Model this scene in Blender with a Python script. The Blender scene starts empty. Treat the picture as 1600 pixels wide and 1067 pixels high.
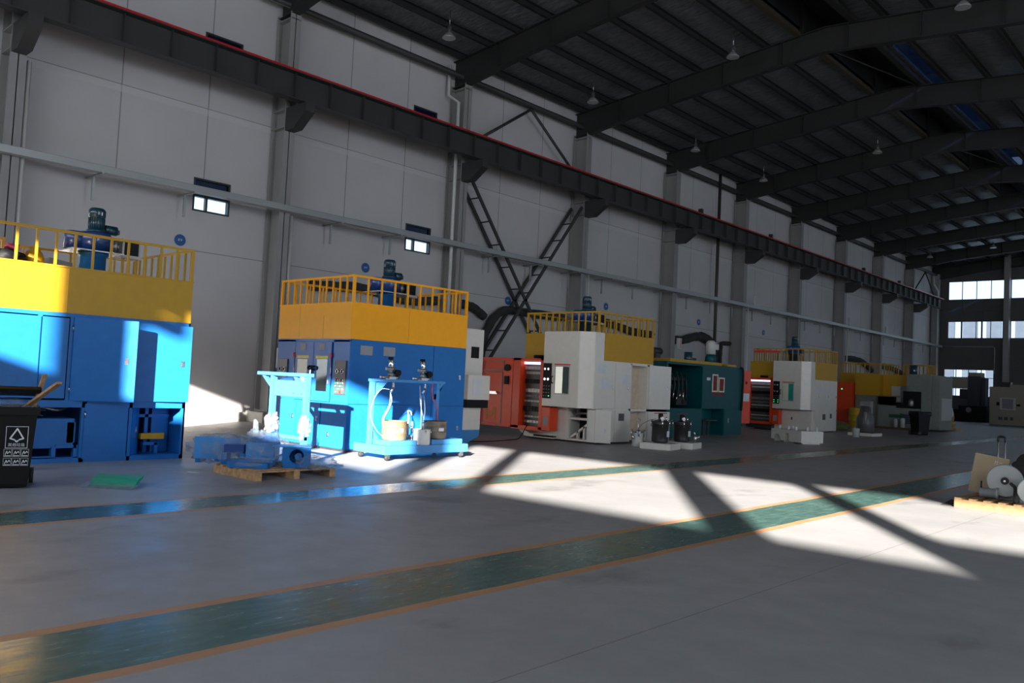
import bpy, bmesh, math, random
from mathutils import Vector, Matrix, noise
random.seed(7)
SC = bpy.context.scene
COL = SC.collection
PI = math.pi

# ------------------------------------------------------------------ camera
YAW, PITCH, ROLL = math.radians(42.796), math.radians(2.728), math.radians(2.718)
fwd = Vector((-math.sin(YAW)*math.cos(PITCH), math.cos(YAW)*math.cos(PITCH), math.sin(PITCH)))
r0 = Vector((math.cos(YAW), math.sin(YAW), 0)); u0 = r0.cross(fwd)
rgt = math.cos(ROLL)*r0 + math.sin(ROLL)*u0
upv = math.cos(ROLL)*u0 - math.sin(ROLL)*r0
cd = bpy.data.cameras.new('camera'); cam = bpy.data.objects.new('camera', cd); COL.objects.link(cam)
cd.sensor_width = 36; cd.lens = 1293.77/1600*36; cd.clip_end = 500
m3 = Matrix((rgt, upv, -fwd)).transposed()
cam.matrix_world = Matrix.Translation((0, 0, 1.6)) @ m3.to_4x4()
SC.camera = cam

# ------------------------------------------------------------------ light
SC.view_settings.view_transform = 'Standard'
SC.view_settings.look = 'None'
SC.view_settings.gamma = 1
SC.view_settings.use_curve_mapping = False
SC.view_settings.exposure = 0.0
w = bpy.data.worlds.new('sky'); SC.world = w; w.use_nodes = True
bg = w.node_tree.nodes['Background']
bg.inputs[0].default_value = (0.62, 0.80, 1.0, 1); bg.inputs[1].default_value = 1.9
SUN = Vector((-.595, .804, -.27)).normalized()
sl = bpy.data.lights.new('sun', 'SUN'); sl.energy = 37; sl.angle = math.radians(.53); sl.color = (1, .93, .83)
so = bpy.data.objects.new('sun', sl); COL.objects.link(so); so.rotation_euler = SUN.to_track_quat('-Z', 'Y').to_euler()

def area(name, loc, direction, sx, sy, power, color):
    l = bpy.data.lights.new(name, 'AREA'); l.shape = 'RECTANGLE'; l.size = sx; l.size_y = sy
    l.energy = power; l.color = color
    o = bpy.data.objects.new(name, l); COL.objects.link(o); o.location = loc
    o.rotation_euler = Vector(direction).to_track_quat('-Z', 'Z').to_euler()
    return o
# unseen area lights added as fill along the right wall and the rear windows
area('fill_side', (24.6, 9, 4.2), (-1, 0, 0), 40, 4.6, 4550, (.94, .95, 1))
area('fill_rear', (1, -11.6, 7.9), (0, 1, 0), 46, 1.8, 2450, (.90, .95, 1))
SC.cycles.max_bounces = 8; SC.cycles.diffuse_bounces = 5; SC.cycles.glossy_bounces = 4
SC.cycles.transparent_max_bounces = 12
SC.cycles.sample_clamp_indirect = 8
SC.cycles.caustics_reflective = False; SC.cycles.caustics_refractive = False

# ------------------------------------------------------------------ materials
def newmat(name):
    m = bpy.data.materials.new(name); m.use_nodes = True
    nt = m.node_tree; return m, nt, nt.nodes['Principled BSDF']
class NT:
    """small node-writing helper"""
    def __init__(s, nt): s.nt = nt
    def n(s, t, **kw):
        x = s.nt.nodes.new(t)
        for k, v in kw.items(): setattr(x, k, v)
        return x
    def set(s, sock, v):
        if hasattr(v, 'is_linked') or isinstance(v, bpy.types.NodeSocket): s.nt.links.new(v, sock)
        else: sock.default_value = v
    def math(s, op, a, b=0.0, c=None):
        x = s.n('ShaderNodeMath', operation=op); s.set(x.inputs[0], a); s.set(x.inputs[1], b)
        if c is not None: s.set(x.inputs[2], c)
        return x.outputs[0]
    def noise(s, vec, scale, detail=3, rough=.5):
        x = s.n('ShaderNodeTexNoise'); s.set(x.inputs['Vector'], vec); x.inputs['Scale'].default_value = scale
        x.inputs['Detail'].default_value = detail; x.inputs['Roughness'].default_value = rough
        return x.outputs['Fac']
    def mix(s, f, a, b):
        x = s.n('ShaderNodeMix', data_type='RGBA'); s.set(x.inputs[0], f); s.set(x.inputs[6], a); s.set(x.inputs[7], b)
        return x.outputs[2]
    def remap(s, v, a, b, c=0.0, d=1.0):
        x = s.n('ShaderNodeMapRange'); s.set(x.inputs[0], v)
        for i, q in enumerate((a, b, c, d)): x.inputs[i+1].default_value = q
        return x.outputs[0]
    def obj(s): return s.n('ShaderNodeTexCoord').outputs['Object']
    def scale(s, vec, sc):
        x = s.n('ShaderNodeMapping'); s.set(x.inputs[0], vec); x.inputs['Scale'].default_value = sc
        return x.outputs[0]
    def bump(s, h, strength, dist=.02):
        x = s.n('ShaderNodeBump'); s.set(x.inputs['Height'], h); x.inputs['Strength'].default_value = strength
        x.inputs['Distance'].default_value = dist; return x.outputs[0]
def c4(c): return (c[0], c[1], c[2], 1)
MATS = {}
def mat(name, rgb, rough=.5, metal=0, coat=0, vary=.10, scale=6, emit=None, bump=0, bscale=40, spec=.5):
    if name in MATS: return MATS[name]
    m, nt, b = newmat(name); q = NT(nt)
    f = q.remap(q.noise(q.obj(), scale, 4), .3, .7)
    q.set(b.inputs['Base Color'], q.mix(f, c4([x*(1-vary) for x in rgb]), c4([min(1, x*(1+vary)) for x in rgb])))
    q.set(b.inputs['Roughness'], q.remap(f, 0, 1, max(.02, rough-.05), min(1, rough+.05)))
    b.inputs['Metallic'].default_value = metal; b.inputs['Specular IOR Level'].default_value = spec
    b.inputs['Coat Weight'].default_value = coat; b.inputs['Coat Roughness'].default_value = .12
    if bump: q.set(b.inputs['Normal'], q.bump(q.noise(q.obj(), bscale, 3), bump))
    if emit:
        b.inputs['Emission Color'].default_value = c4(emit[0]); b.inputs['Emission Strength'].default_value = emit[1]
    MATS[name] = m; return m
BLUE = mat('blue_paint', (.013, .148, .46), .36, coat=.03, vary=.05, spec=.26)
BLUE2 = mat('light_blue_paint', (.05, .25, .60), .42, coat=.05, vary=.05)
YEL = mat('yellow_paint', (.52, .29, .014), .42, coat=.0, vary=.04, spec=.35)
ORY = mat('orange_yellow_paint', (1.0, .42, .008), .42, coat=.0, vary=.04, spec=.3)
RED = mat('orange_red_paint', (.78, .062, .010), .42, coat=.05, vary=.05)
WHT = mat('cream_white_paint', (.74, .70, .64), .38, coat=.2, vary=.03)
GRYP = mat('light_grey_paint', (.46, .47, .46), .4, coat=.1, vary=.05)
MGRY = mat('grey_green_paint', (.20, .22, .20), .45, vary=.06)
BEIGE = mat('beige_paint', (.30, .26, .21), .5, vary=.06)
TEAL = mat('teal_paint', (.001, .085, .10), .42, coat=.0, vary=.08, spec=.25)
MOTOR = mat('motor_dark_teal_paint', (.008, .05, .08), .35, coat=.4)
DBLUE = mat('dark_blue_paint', (.01, .05, .22), .32, coat=.4)
BLK = mat('black_plastic', (.007, .007, .008), .5, spec=.2)
DARK = mat('dark_machine_steel', (.03, .03, .032), .5, vary=.3)
DGREY = mat('dark_grey_panel', (.07, .07, .075), .4)
MIDG = mat('mid_grey_panel', (.20, .20, .21), .45)
STEEL = mat('bare_steel', (.52, .52, .53), .28, 1, vary=.15)
CHROME = mat('chrome', (.8, .8, .82), .1, 1, vary=.05)
GALV = mat('galvanised_steel', (.40, .42, .42), .45, .55, vary=.05, scale=1)
COLP = mat('column_grey_paint', (.30, .295, .29), .5, vary=.05, scale=2)
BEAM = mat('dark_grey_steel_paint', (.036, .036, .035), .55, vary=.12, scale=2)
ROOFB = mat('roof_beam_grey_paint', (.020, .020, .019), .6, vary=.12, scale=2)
REDR = mat('red_conductor_paint', (.55, .012, .015), .4, vary=.05)
CONC = mat('plinth_concrete', (.42, .41, .39), .85, vary=.12, bump=.2)
PVC = mat('white_pvc', (.62, .62, .60), .4, vary=.04)
WOOD = mat('pallet_wood', (.50, .30, .15), .75, vary=.3, scale=14, bump=.2)
WOOD2 = mat('fresh_pallet_wood', (.40, .25, .12), .7, vary=.2, scale=14, bump=.2)
CARD = mat('cardboard', (.30, .235, .155), .8, vary=.08)
PAPER = mat('printed_paper', (.68, .70, .74), .6, vary=.05)
NOTE = mat('grey_notice_plate', (.30, .30, .31), .45, vary=.06)
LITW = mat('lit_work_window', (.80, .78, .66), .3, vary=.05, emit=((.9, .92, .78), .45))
CREAM = mat('cream_window_sheet', (.80, .78, .62), .3, vary=.05)
DRUMB = mat('brown_drum_steel', (.26, .20, .12), .4, .4, vary=.2)
DRUMG = mat('grey_brown_drum_steel', (.16, .14, .11), .45, .3, vary=.25)
HOSE = mat('clear_white_hose', (.50, .60, .66), .25, vary=.05)
RUBBER = mat('black_rubber', (.018, .018, .02), .7)
DUCT = mat('black_lagging', (.035, .036, .038), .85, vary=.2, bump=.6, bscale=14)
GREENP = mat('green_board', (.015, .34, .25), .35, vary=.08)
SIGNB = mat('sign_blue', (.012, .10, .33), .35, vary=.04)
SIGNW = mat('sign_white', (.72, .74, .78), .5, vary=.03)
FIRE = mat('fire_box_red', (.42, .012, .02), .4, vary=.08)
LEDG = mat('green_indicator', (.0, .6, .25), .4, emit=((.05, 1, .35), 1.2))
LEDR = mat('red_button', (.75, .03, .02), .35)
LEDW = mat('cabinet_tube_light', (.9, .9, 1), .4, emit=((.75, .75, 1), 1.6))
YDRUM = mat('yellow_drum_paint', (.55, .36, .02), .45, vary=.06)
GALU = mat('lamp_aluminium', (.55, .56, .56), .35, .6, vary=.08)
MOTG = mat('motor_grey_paint', (.23, .25, .27), .4, coat=.15, vary=.06)
MOTL = mat('motor_pale_grey_paint', (.42, .45, .45), .42, coat=.1, vary=.05)
BAGB = mat('brown_sack', (.34, .22, .11), .8, vary=.15)
SASH = mat('window_frame_dark', (.03, .035, .04), .4)
REDT = mat('red_label', (.8, .05, .05), .5)
YTAG = mat('yellow_label', (.85, .72, .12), .5)
PINK = mat('magenta_cloth', (.16, .01, .04), .8)
OLIVE = mat('olive_cloth', (.10, .11, .03), .85)
STEELD = mat('dull_steel_parts', (.28, .28, .28), .4, .8, vary=.35, scale=20)

def film_mat(name, base, lo, hi):
    m, nt, b = newmat(name); q = NT(nt); nt.nodes.remove(b)
    out = nt.nodes['Material Output']
    tr = q.n('ShaderNodeBsdfTransparent'); tr.inputs[0].default_value = (.93, .96, 1, 1)
    gl = q.n('ShaderNodeBsdfPrincipled'); gl.inputs['Base Color'].default_value = c4(base); gl.inputs['Roughness'].default_value = .1
    q.set(gl.inputs['Normal'], q.bump(q.noise(q.obj(), 18, 4, .6), .9, .05))
    mx = q.n('ShaderNodeMixShader'); q.set(mx.inputs[0], q.remap(q.noise(q.obj(), 7, 3), .35, .7, lo, hi))
    nt.links.new(tr.outputs[0], mx.inputs[1]); nt.links.new(gl.outputs[0], mx.inputs[2]); nt.links.new(mx.outputs[0], out.inputs[0])
    return m
FILM = film_mat('clear_plastic_film', (.42, .5, .58), .10, .42)
FILMW = film_mat('milky_plastic_film', (.6, .6, .6), .12, .42)
def glass_mat(name, tint, refl, base=(.5, .6, .7)):
    m, nt, b = newmat(name); q = NT(nt); nt.nodes.remove(b)
    out = nt.nodes['Material Output']
    tr = q.n('ShaderNodeBsdfTransparent'); tr.inputs[0].default_value = c4(tint)
    gl = q.n('ShaderNodeBsdfGlossy'); gl.inputs[0].default_value = c4(base); gl.inputs['Roughness'].default_value = .05
    mx = q.n('ShaderNodeMixShader'); q.set(mx.inputs[0], q.remap(q.noise(q.obj(), 2, 2), 0, 1, refl*.7, refl*1.3))
    nt.links.new(tr.outputs[0], mx.inputs[1]); nt.links.new(gl.outputs[0], mx.inputs[2]); nt.links.new(mx.outputs[0], out.inputs[0])
    return m
GLASS = glass_mat('clear_window_glass', (.97, .985, 1), .06)
BLUEGL = glass_mat('blue_glow_tint', (.10, .14, .23), .25, (.2, .24, .3))
TINT = glass_mat('blue_tinted_glass', (.016, .042, .085), .10)
MGLASS = glass_mat('machine_door_glass', (.35, .42, .42), .15)

# floor: worn concrete with two painted green lanes edged in orange
def floor_mat():
    m, nt, b = newmat('concrete_floor_with_lanes'); q = NT(nt)
    o = q.obj(); sep = q.n('ShaderNodeSeparateXYZ'); q.set(sep.inputs[0], o)
    wob = q.math('MULTIPLY', q.math('SUBTRACT', q.noise(o, 1.1, 3), .5), .07)
    x = q.math('ADD', sep.outputs[0], wob)
    def band(a, bb):
        return q.math('MULTIPLY', q.math('GREATER_THAN', x, a), q.math('LESS_THAN', x, bb))
    A = (-5.38, -4.34); B = (-9.73, -8.77); e = .115
    lane = q.math('ADD', band(*A), band(*B))
    core = q.math('ADD', band(A[0]+e, A[1]-e), band(B[0]+e, B[1]-e))
    n1 = q.noise(o, .35, 5, .6); n2 = q.noise(o, 2.6, 5, .62); n3 = q.noise(q.scale(o, (2.2, .5, 1)), 6, 4, .65)
    big = q.remap(n1, .32, .68); fine = q.remap(n2, .3, .7)
    conc = q.mix(big, (.325, .33, .345, 1), (.41, .41, .42, 1))
    conc = q.mix(q.math('MULTIPLY', fine, .30), conc, (.25, .24, .235, 1))
    stain = q.remap(q.noise(q.scale(o, (.8, .45, 1)), 1.3, 4, .55), .60, .70)
    conc = q.mix(q.math('MULTIPLY', stain, .5), conc, (.155, .15, .155, 1))
    wear = q.remap(n3, .42, .66)
    green = q.mix(wear, (.062, .14, .13, 1), (.10, .19, .17, 1))
    green = q.mix(q.math('MULTIPLY', q.remap(n2, .55, .72), .55), green, (.20, .25, .22, 1))
    orange = q.mix(fine, (.46, .24, .125, 1), (.54, .31, .17, 1))
    colr = q.mix(lane, conc, orange); colr = q.mix(core, colr, green)
    # saw-cut joints in the slab
    def joint(co, period, off):
        t = q.math('ABSOLUTE', q.math('SUBTRACT', q.math('FRACT', q.math('DIVIDE', q.math('ADD', co, off), period)), .5))
        return q.math('LESS_THAN', t, .006/period)
    j = joint(sep.outputs[0], 9.0, 7.55)
    colr = q.mix(q.math('MULTIPLY', j, .45), colr, (.06, .06, .06, 1))
    q.set(b.inputs['Base Color'], colr)
    rc = q.remap(q.math('ADD', q.math('MULTIPLY', n2, .6), q.math('MULTIPLY', n1, .4)), .3, .7, .36, .58)
    rg = q.remap(n3, .3, .7, .14, .30)
    rr = q.n('ShaderNodeMix', data_type='FLOAT'); q.set(rr.inputs[0], core); q.set(rr.inputs[2], rc); q.set(rr.inputs[3], rg)
    q.set(b.inputs['Roughness'], rr.outputs[0])
    b.inputs['Specular IOR Level'].default_value = .38
    h = q.math('ADD', q.math('MULTIPLY', q.noise(o, 30, 3), .35), q.math('MULTIPLY', n3, .5))
    q.set(b.inputs['Normal'], q.bump(h, .10, .01))
    return m
FLOOR = floor_mat()
# sandwich-panel wall with joints
def wall_mat(name, rgb, zl, yper, yoff, zmin=6.6):
    m, nt, b = newmat(name); q = NT(nt)
    o = q.obj(); sep = q.n('ShaderNodeSeparateXYZ'); q.set(sep.inputs[0], o)
    n1 = q.remap(q.noise(o, .5, 4), .3, .7)
    col = q.mix(n1, c4([v*.94 for v in rgb]), c4([min(1, v*1.05) for v in rgb]))
    y, z = sep.outputs[1], sep.outputs[2]
    msk = None
    for zz, hw in zl:
        t = q.math('LESS_THAN', q.math('ABSOLUTE', q.math('SUBTRACT', z, zz)), hw)
        msk = t if msk is None else q.math('MAXIMUM', msk, t)
    t = q.math('ABSOLUTE', q.math('SUBTRACT', q.math('FRACT', q.math('DIVIDE', q.math('SUBTRACT', y, yoff), yper)), .5))
    v = q.math('MULTIPLY', q.math('LESS_THAN', t, .016/yper), q.math('GREATER_THAN', z, zmin))
    msk = q.math('MAXIMUM', msk, v)
    col = q.mix(q.math('MULTIPLY', msk, .6), col, (.05, .05, .05, 1))
    band = q.math('MULTIPLY', q.math('GREATER_THAN', z, 8.92), q.math('LESS_THAN', z, 9.1))
    col = q.mix(q.math('MULTIPLY', band, .5), col, c4([min(1, v*1.12) for v in rgb]))
    q.set(b.inputs['Base Color'], col); b.inputs['Roughness'].default_value = .6
    return m
WALL = wall_mat('white_wall_panels', (.565, .55, .555), [(4.92, .012), (9.12, .01), (2.45, .0)], 2.477, 8.82+1.2385)
ENDW = mat('dark_grey_cladding', (.085, .085, .09), .6, vary=.08, scale=1)
PLAINW = mat('plain_grey_cladding', (.34, .34, .34), .7, vary=.05, scale=1)
def foil_mat():
    m, nt, b = newmat('roof_foil_insulation'); q = NT(nt)
    o = q.obj()
    n = q.noise(q.scale(o, (1, 3.2, 1)), 2.2, 6, .65)
    q.set(b.inputs['Base Color'], q.mix(q.remap(n, .3, .7), (.16, .165, .175, 1), (.40, .41, .43, 1)))
    b.inputs['Metallic'].default_value = .6; b.inputs['Roughness'].default_value = .29
    q.set(b.inputs['Normal'], q.bump(n, .8, .12))
    return m
FOIL = foil_mat()

# ------------------------------------------------------------------ mesh + object helpers
class MB:
    def __init__(s): s.bm = bmesh.new()
    def box(s, x0, x1, y0, y1, z0, z1, rz=0, pivot=None):
        v = [s.bm.verts.new(p) for p in ((x0,y0,z0),(x1,y0,z0),(x1,y1,z0),(x0,y1,z0),(x0,y0,z1),(x1,y0,z1),(x1,y1,z1),(x0,y1,z1))]
        for f in ((0,3,2,1),(4,5,6,7),(0,1,5,4),(1,2,6,5),(2,3,7,6),(3,0,4,7)): s.bm.faces.new([v[i] for i in f])
        if rz:
            p = Vector(pivot if pivot else ((x0+x1)/2, (y0+y1)/2, 0)); p.z = 0
            M = Matrix.Translation(p) @ Matrix.Rotation(rz, 4, 'Z') @ Matrix.Translation(-p)
            for a in v: a.co = M @ a.co
        return s
    def xform(s, M):
        for v in s.bm.verts: v.co = M @ v.co
        return s
    def ring(s, c, ax, r, seg, e1=None):
        ax = ax.normalized()
        a = e1 if e1 is not None else (ax.orthogonal().normalized())
        b = ax.cross(a)
        return [s.bm.verts.new(c + a*(r*math.cos(2*PI*i/seg)) + b*(r*math.sin(2*PI*i/seg))) for i in range(seg)]
    def cyl(s, p, q, r, r2=None, seg=20, caps=True):
        p, q = Vector(p), Vector(q); ax = q-p; e = ax.normalized().orthogonal().normalized()
        A = s.ring(p, ax, r, seg, e); B = s.ring(q, ax, r if r2 is None else r2, seg, e)
        for i in range(seg):
            f = s.bm.faces.new((A[i], A[(i+1)%seg], B[(i+1)%seg], B[i])); f.smooth = True
        if caps:
            s.bm.faces.new(A[::-1]); s.bm.faces.new(B)
        return s
    def tube(s, pts, r, seg=8, caps=True):
        pts = [Vector(p) for p in pts]; prev = None; e = None
        for i, p in enumerate(pts):
            d = (pts[min(i+1, len(pts)-1)] - pts[max(i-1, 0)]).normalized()
            if e is None: e = d.orthogonal().normalized()
            e = (e - d*e.dot(d)).normalized()
            R = s.ring(p, d, r[i] if isinstance(r, (list, tuple)) else r, seg, e)
            if prev:
                for k in range(seg):
                    f = s.bm.faces.new((prev[k], prev[(k+1)%seg], R[(k+1)%seg], R[k])); f.smooth = True
            elif caps: s.bm.faces.new(R[::-1])
            prev = R
        if caps: s.bm.faces.new(prev)
        return s
    def lathe(s, prof, c=(0,0,0), ax='z', seg=24):
        prev = None; c = Vector(c)
        A = {'z': Vector((0,0,1)), 'x': Vector((1,0,0)), 'y': Vector((0,1,0))}[ax] if isinstance(ax, str) else Vector(ax).normalized()
        e = A.orthogonal().normalized()
        for i, (r, h) in enumerate(prof):
            R = s.ring(c + A*h, A, max(r, 1e-4), seg, e)
            if prev:
                for k in range(seg):
                    f = s.bm.faces.new((prev[k], prev[(k+1)%seg], R[(k+1)%seg], R[k])); f.smooth = True
            else: s.bm.faces.new(R[::-1])
            prev = R
        s.bm.faces.new(prev); return s
    def prism(s, pts, axis, a, b):
        """pts: 2-D outline in the two other axes (cyclic order x,y,z), pushed along axis from a to b"""
        def P(u, v, t): return {'x': (t,u,v), 'y': (u,t,v), 'z': (u,v,t)}[axis]
        A = [s.bm.verts.new(P(u, v, a)) for u, v in pts]; B = [s.bm.verts.new(P(u, v, b)) for u, v in pts]
        n = len(pts)
        s.bm.faces.new(A); s.bm.faces.new(B[::-1])
        for i in range(n): s.bm.faces.new((A[i], B[i], B[(i+1)%n], A[(i+1)%n]))
        return s
    def blob(s, c, r, sub=3, amp=.0, freq=3, seed=0):
        n0 = len(s.bm.verts)
        ret = bmesh.ops.create_icosphere(s.bm, subdivisions=sub, radius=1)
        c = Vector(c); r = Vector(r if hasattr(r, '__len__') else (r, r, r))
        for v in ret['verts']:
            d = v.co.copy(); k = 1 + amp*noise.noise(d*freq + Vector((seed*7.3, seed, 0)))
            v.co = c + Vector((d.x*r.x*k, d.y*r.y*k, d.z*r.z*k))
            for f in v.link_faces: f.smooth = True
        return s
    def frame(s, y0, y1, z0, z1, w, x0, x1):
        """rectangular frame standing in the y-z plane"""
        s.box(x0,x1,y0,y0+w,z0,z1).box(x0,x1,y1-w,y1,z0,z1).box(x0,x1,y0+w,y1-w,z0,z0+w).box(x0,x1,y0+w,y1-w,z1-w,z1); return s
    def mesh(s, name, m, bev=0):
        bmesh.ops.recalc_face_normals(s.bm, faces=s.bm.faces)
        if bev:
            ed = [e for e in s.bm.edges if len(e.link_faces) == 2 and e.calc_face_angle(0) > .6]
            bmesh.ops.bevel(s.bm, geom=ed, offset=bev, segments=2, affect='EDGES', clamp_overlap=True)
        me = bpy.data.meshes.new(name); s.bm.to_mesh(me); s.bm.free(); me.materials.append(m); return me
def obj(name, mb, m, parent=None, bev=0, loc=None, rz=0):
    o = bpy.data.objects.new(name, mb.mesh(name, m, bev)); COL.objects.link(o)
    if parent: o.parent = parent
    if loc: o.location = loc
    if rz: o.rotation_euler = (0, 0, rz)
    return o
def tag(o, label, cat, group=None):
    o['label'] = label; o['category'] = cat
    if group: o['group'] = group
    return o
def thing(name, label, cat, loc=(0,0,0), rz=0, group=None):
    o = bpy.data.objects.new(name, None); COL.objects.link(o); o.empty_display_size = .2
    o.location = loc; o.rotation_euler = (0, 0, rz)
    return tag(o, label, cat, group)
def struct(name, mb, m, parent=None, bev=0):
    o = obj(name, mb, m, parent, bev); o['kind'] = 'structure'; return o
def dup(root, loc, rz=None, label=None):
    r = root.copy(); COL.objects.link(r); r.location = loc
    if rz is not None: r.rotation_euler = (0, 0, rz)
    if label: r['label'] = label
    for ch in list(root.children):
        c = ch.copy(); COL.objects.link(c); c.parent = r
        for g in list(ch.children):
            d = g.copy(); COL.objects.link(d); d.parent = c
    return r
def text(name, body, size, M, m, parent, ext=.001):
    cu = bpy.data.curves.new(name, 'FONT'); cu.body = body; cu.size = size; cu.extrude = ext
    cu.align_x = 'CENTER'; cu.align_y = 'CENTER'; cu.materials.append(m)
    tmp = bpy.data.objects.new(name, cu); COL.objects.link(tmp); bpy.context.view_layer.update()
    me = bpy.data.meshes.new_from_object(tmp.evaluated_get(bpy.context.evaluated_depsgraph_get())); bpy.data.objects.remove(tmp)
    o = bpy.data.objects.new(name, me); COL.objects.link(o); o.parent = parent; o.matrix_local = M
    return o
FACE_X = Matrix(((0,0,1,0),(1,0,0,0),(0,1,0,0),(0,0,0,1)))     # text on a wall facing +x (reads along +y)
FACE_NY = Matrix(((1,0,0,0),(0,0,-1,0),(0,1,0,0),(0,0,0,1)))   # text facing -y (reads along +x)
# ------------------------------------------------------------------ the hall
XW, YE, YB, XR = -23.0, 80.6, -12.0, 25.0
C0, CS = 6.27, 7.431
def cy(n): return C0 + n*CS
struct('floor', MB().box(-26, 27, -14, 96, -.3, 0), FLOOR)
def holed(axis, a0, a1, z0, z1, t0, t1, holes):
    """wall slab with rectangular openings (u0,u1,z0,z1); axis = 'y' runs along y at x t0..t1, 'x' the other way"""
    us = sorted({a0, a1, *[h[0] for h in holes], *[h[1] for h in holes]}); zs = sorted({z0, z1, *[h[2] for h in holes], *[h[3] for h in holes]})
    mb = MB()
    for j in range(len(zs)-1):
        zc = (zs[j]+zs[j+1])/2; run = None
        for i in range(len(us)):
            solid = i < len(us)-1 and not any(h[0] < (us[i]+us[i+1])/2 < h[1] and h[2] < zc < h[3] for h in holes)
            if solid and run is None: run = us[i]
            if not solid and run is not None:
                u1 = us[i]
                if axis == 'y': mb.box(t0, t1, run, u1, zs[j], zs[j+1])
                else: mb.box(run, u1, t0, t1, zs[j], zs[j+1])
                run = None
    return mb
LW = [(11.0, 12.14, 6.08, 7.05), (18.93, 20.13, 6.10, 7.08), (11.07, 12.26, 10.42, 11.36), (19.02, 20.15, 10.45, 11.42)]
struct('wall_left', holed('y', YB, YE, 0, 13.95, XW-.2, XW, LW), WALL)
struct('baseboard_left', MB().box(XW, XW+.12, YB, YE, 0, .28), CONC)
for i, (a, b, c, d) in enumerate(LW):
    zm = c+.42
    fm = struct('window_%d' % (i+1), MB().frame(a, b, c, d, .05, XW-.14, XW+.02).box(XW-.13, XW+.015, a+.05, b-.05, zm, zm+.05).box(XW-.12, XW, a+.40, a+.46, c+.05, zm), SASH)
    obj('upper_pane', MB().box(XW-.08, XW-.06, a+.05, b-.05, zm+.05, d-.05), TINT, fm)
    obj('lower_pane', MB().box(XW-.08, XW-.06, a+.05, b-.05, c+.05, zm), GLASS if i < 2 else TINT, fm)
# end wall ahead
EW = [(-21.66, -17.1, 10.65, 12.34), (-16.75, -12.2, 10.65, 12.34), (-11.9, -7.3, 10.65, 12.34), (-7, -2.4, 10.65, 12.34),
      (-21.66, -17.1, 7.22, 8.77), (-16.75, -12.2, 7.22, 8.77), (-11.9, -7.3, 7.22, 8.77), (-7, -2.4, 7.22, 8.77),
      (-21.9, -17.9, 2.13, 4.53), (-15.55, -11.6, 2.13, 4.53), (2, 9, 7.2, 8.77), (2, 9, 10.65, 12.34), (11, 20, 7.2, 8.77)]
struct('wall_front', holed('x', XW-.2, XR+.2, 0, 15.6, YE, YE+.2, EW), ENDW)
k = 5
for (a, b, c, d) in EW[:10]:
    mb = MB()
    for (x0, x1, z0, z1) in ((a, a+.06, c, d), (b-.06, b, c, d), (a, b, c, c+.06), (a, b, d-.06, d)): mb.box(x0, x1, YE-.01, YE+.12, z0, z1)
    n = 4
    for i in range(1, n): mb.box(a+(b-a)*i/n-.025, a+(b-a)*i/n+.025, YE+.0, YE+.1, c, d)
    if c < 3:
        for z in (2.95, 3.78): mb.box(a, b, YE+.0, YE+.1, z-.025, z+.025)
    fm = struct('window_%d' % k, mb, SASH); k += 1
    obj('pane', MB().box(a, b, YE+.05, YE+.06, c, d), GLASS, fm)
for z in (6.35, 9.7, 5.0): struct('girt', MB().box(XW, XR, YE-.12, YE, z-.09, z+.09), ENDW)
for x in (-20.5, -18.9, -17.25, -14.6, -13.0): struct('end_wall_stud', MB().box(x-.06, x+.06, YE-.1, YE, 4.6, 10.6), ENDW)
for x in (-16.92, -11.9): struct('column', MB().box(x-.2, x+.2, YE-.75, YE-.1, 0, 14.3), COLP)
# wall behind the camera: one long row of windows lets the low sun in
BW = [(-16, -1.45, 6.95, 8.85), (-.84, -.70, 7.0, 8.45), (-.52, .03, 6.95, 8.32), (-.36, .0, 8.56, 8.64), (.03, 4.58, 6.95, 8.85), (5.2, 6.55, 6.95, 8.85), (6.88, 10.6, 6.95, 8.85),
      (11.27, 13.33, 6.98, 8.9), (13.72, 15.6, 7.55, 8.98), (15.6, 20.5, 7.55, 8.83)]
struct('wall_back', holed('x', XW-.2, XR+.2, 0, 15.6, YB-.2, YB, BW), PLAINW)
struct('wall_right', holed('y', YB, YE, 0, 15.6, XR, XR+.2, [(-8, 74, 2, 6.6)]), PLAINW)

# roof: tapered rafters, purlins, foil-faced sheets and the open ridge vent
RX, V0, V1 = -11.8, -12.75, -10.85
def zb(x): return 12.72 + (min(x, RX)+22.3)*.098 - max(0, x-RX)*.088        # underside of rafter
def zt(x): return 13.62 + (min(x, RX)+22.3)*.098 - max(0, x-RX)*.088        # top of rafter
def roof(x0, x1, y0=YB, y1=YE+.2, m=FOIL, name='ceiling'):
    return struct(name, MB().prism([(x0, zt(x0)+.24), (x1, zt(x1)+.24), (x1, zt(x1)+.34), (x0, zt(x0)+.34)], 'y', y0, y1), m)
roof(-23.2, V0); roof(V1, -10.6); roof(-9.8, 1.0); roof(-10.6, -9.8, YB, 31.5)
def thin(x0, x1, y0, y1): return struct('blue_glow_strip', MB().prism([(x0, zt(x0)+.25), (x1, zt(x1)+.25), (x1, zt(x1)+.262), (x0, zt(x0)+.262)], 'y', y0, y1), BLUEGL)
thin(-10.6, -9.8, 31.5, YE+.2)  # see-through blue strip added for the bluish light on the foil by the vent
struct('ceiling', MB().prism([(1.0, zt(1)+.24), (25.2, 14.1), (25.2, 14.3), (1.0, zt(1)+.34)], 'y', YB, YE+.2), FOIL)
VENT = mat('vent_sheet_dark', (.03, .032, .036), .5, .3)
for x in (V0-.03, V1+.03): struct('ridge_vent_wall', MB().box(x-.03, x+.03, YB, YE, zt(x)+.2, 15.9), VENT)
struct('ridge_vent_cap', MB().box(V0-.15, V1+.15, YB, YE, 15.9, 15.98), VENT)
TIMB = mat('ridge_edge_sheet', (.055, .046, .032), .6, vary=.1)
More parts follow.
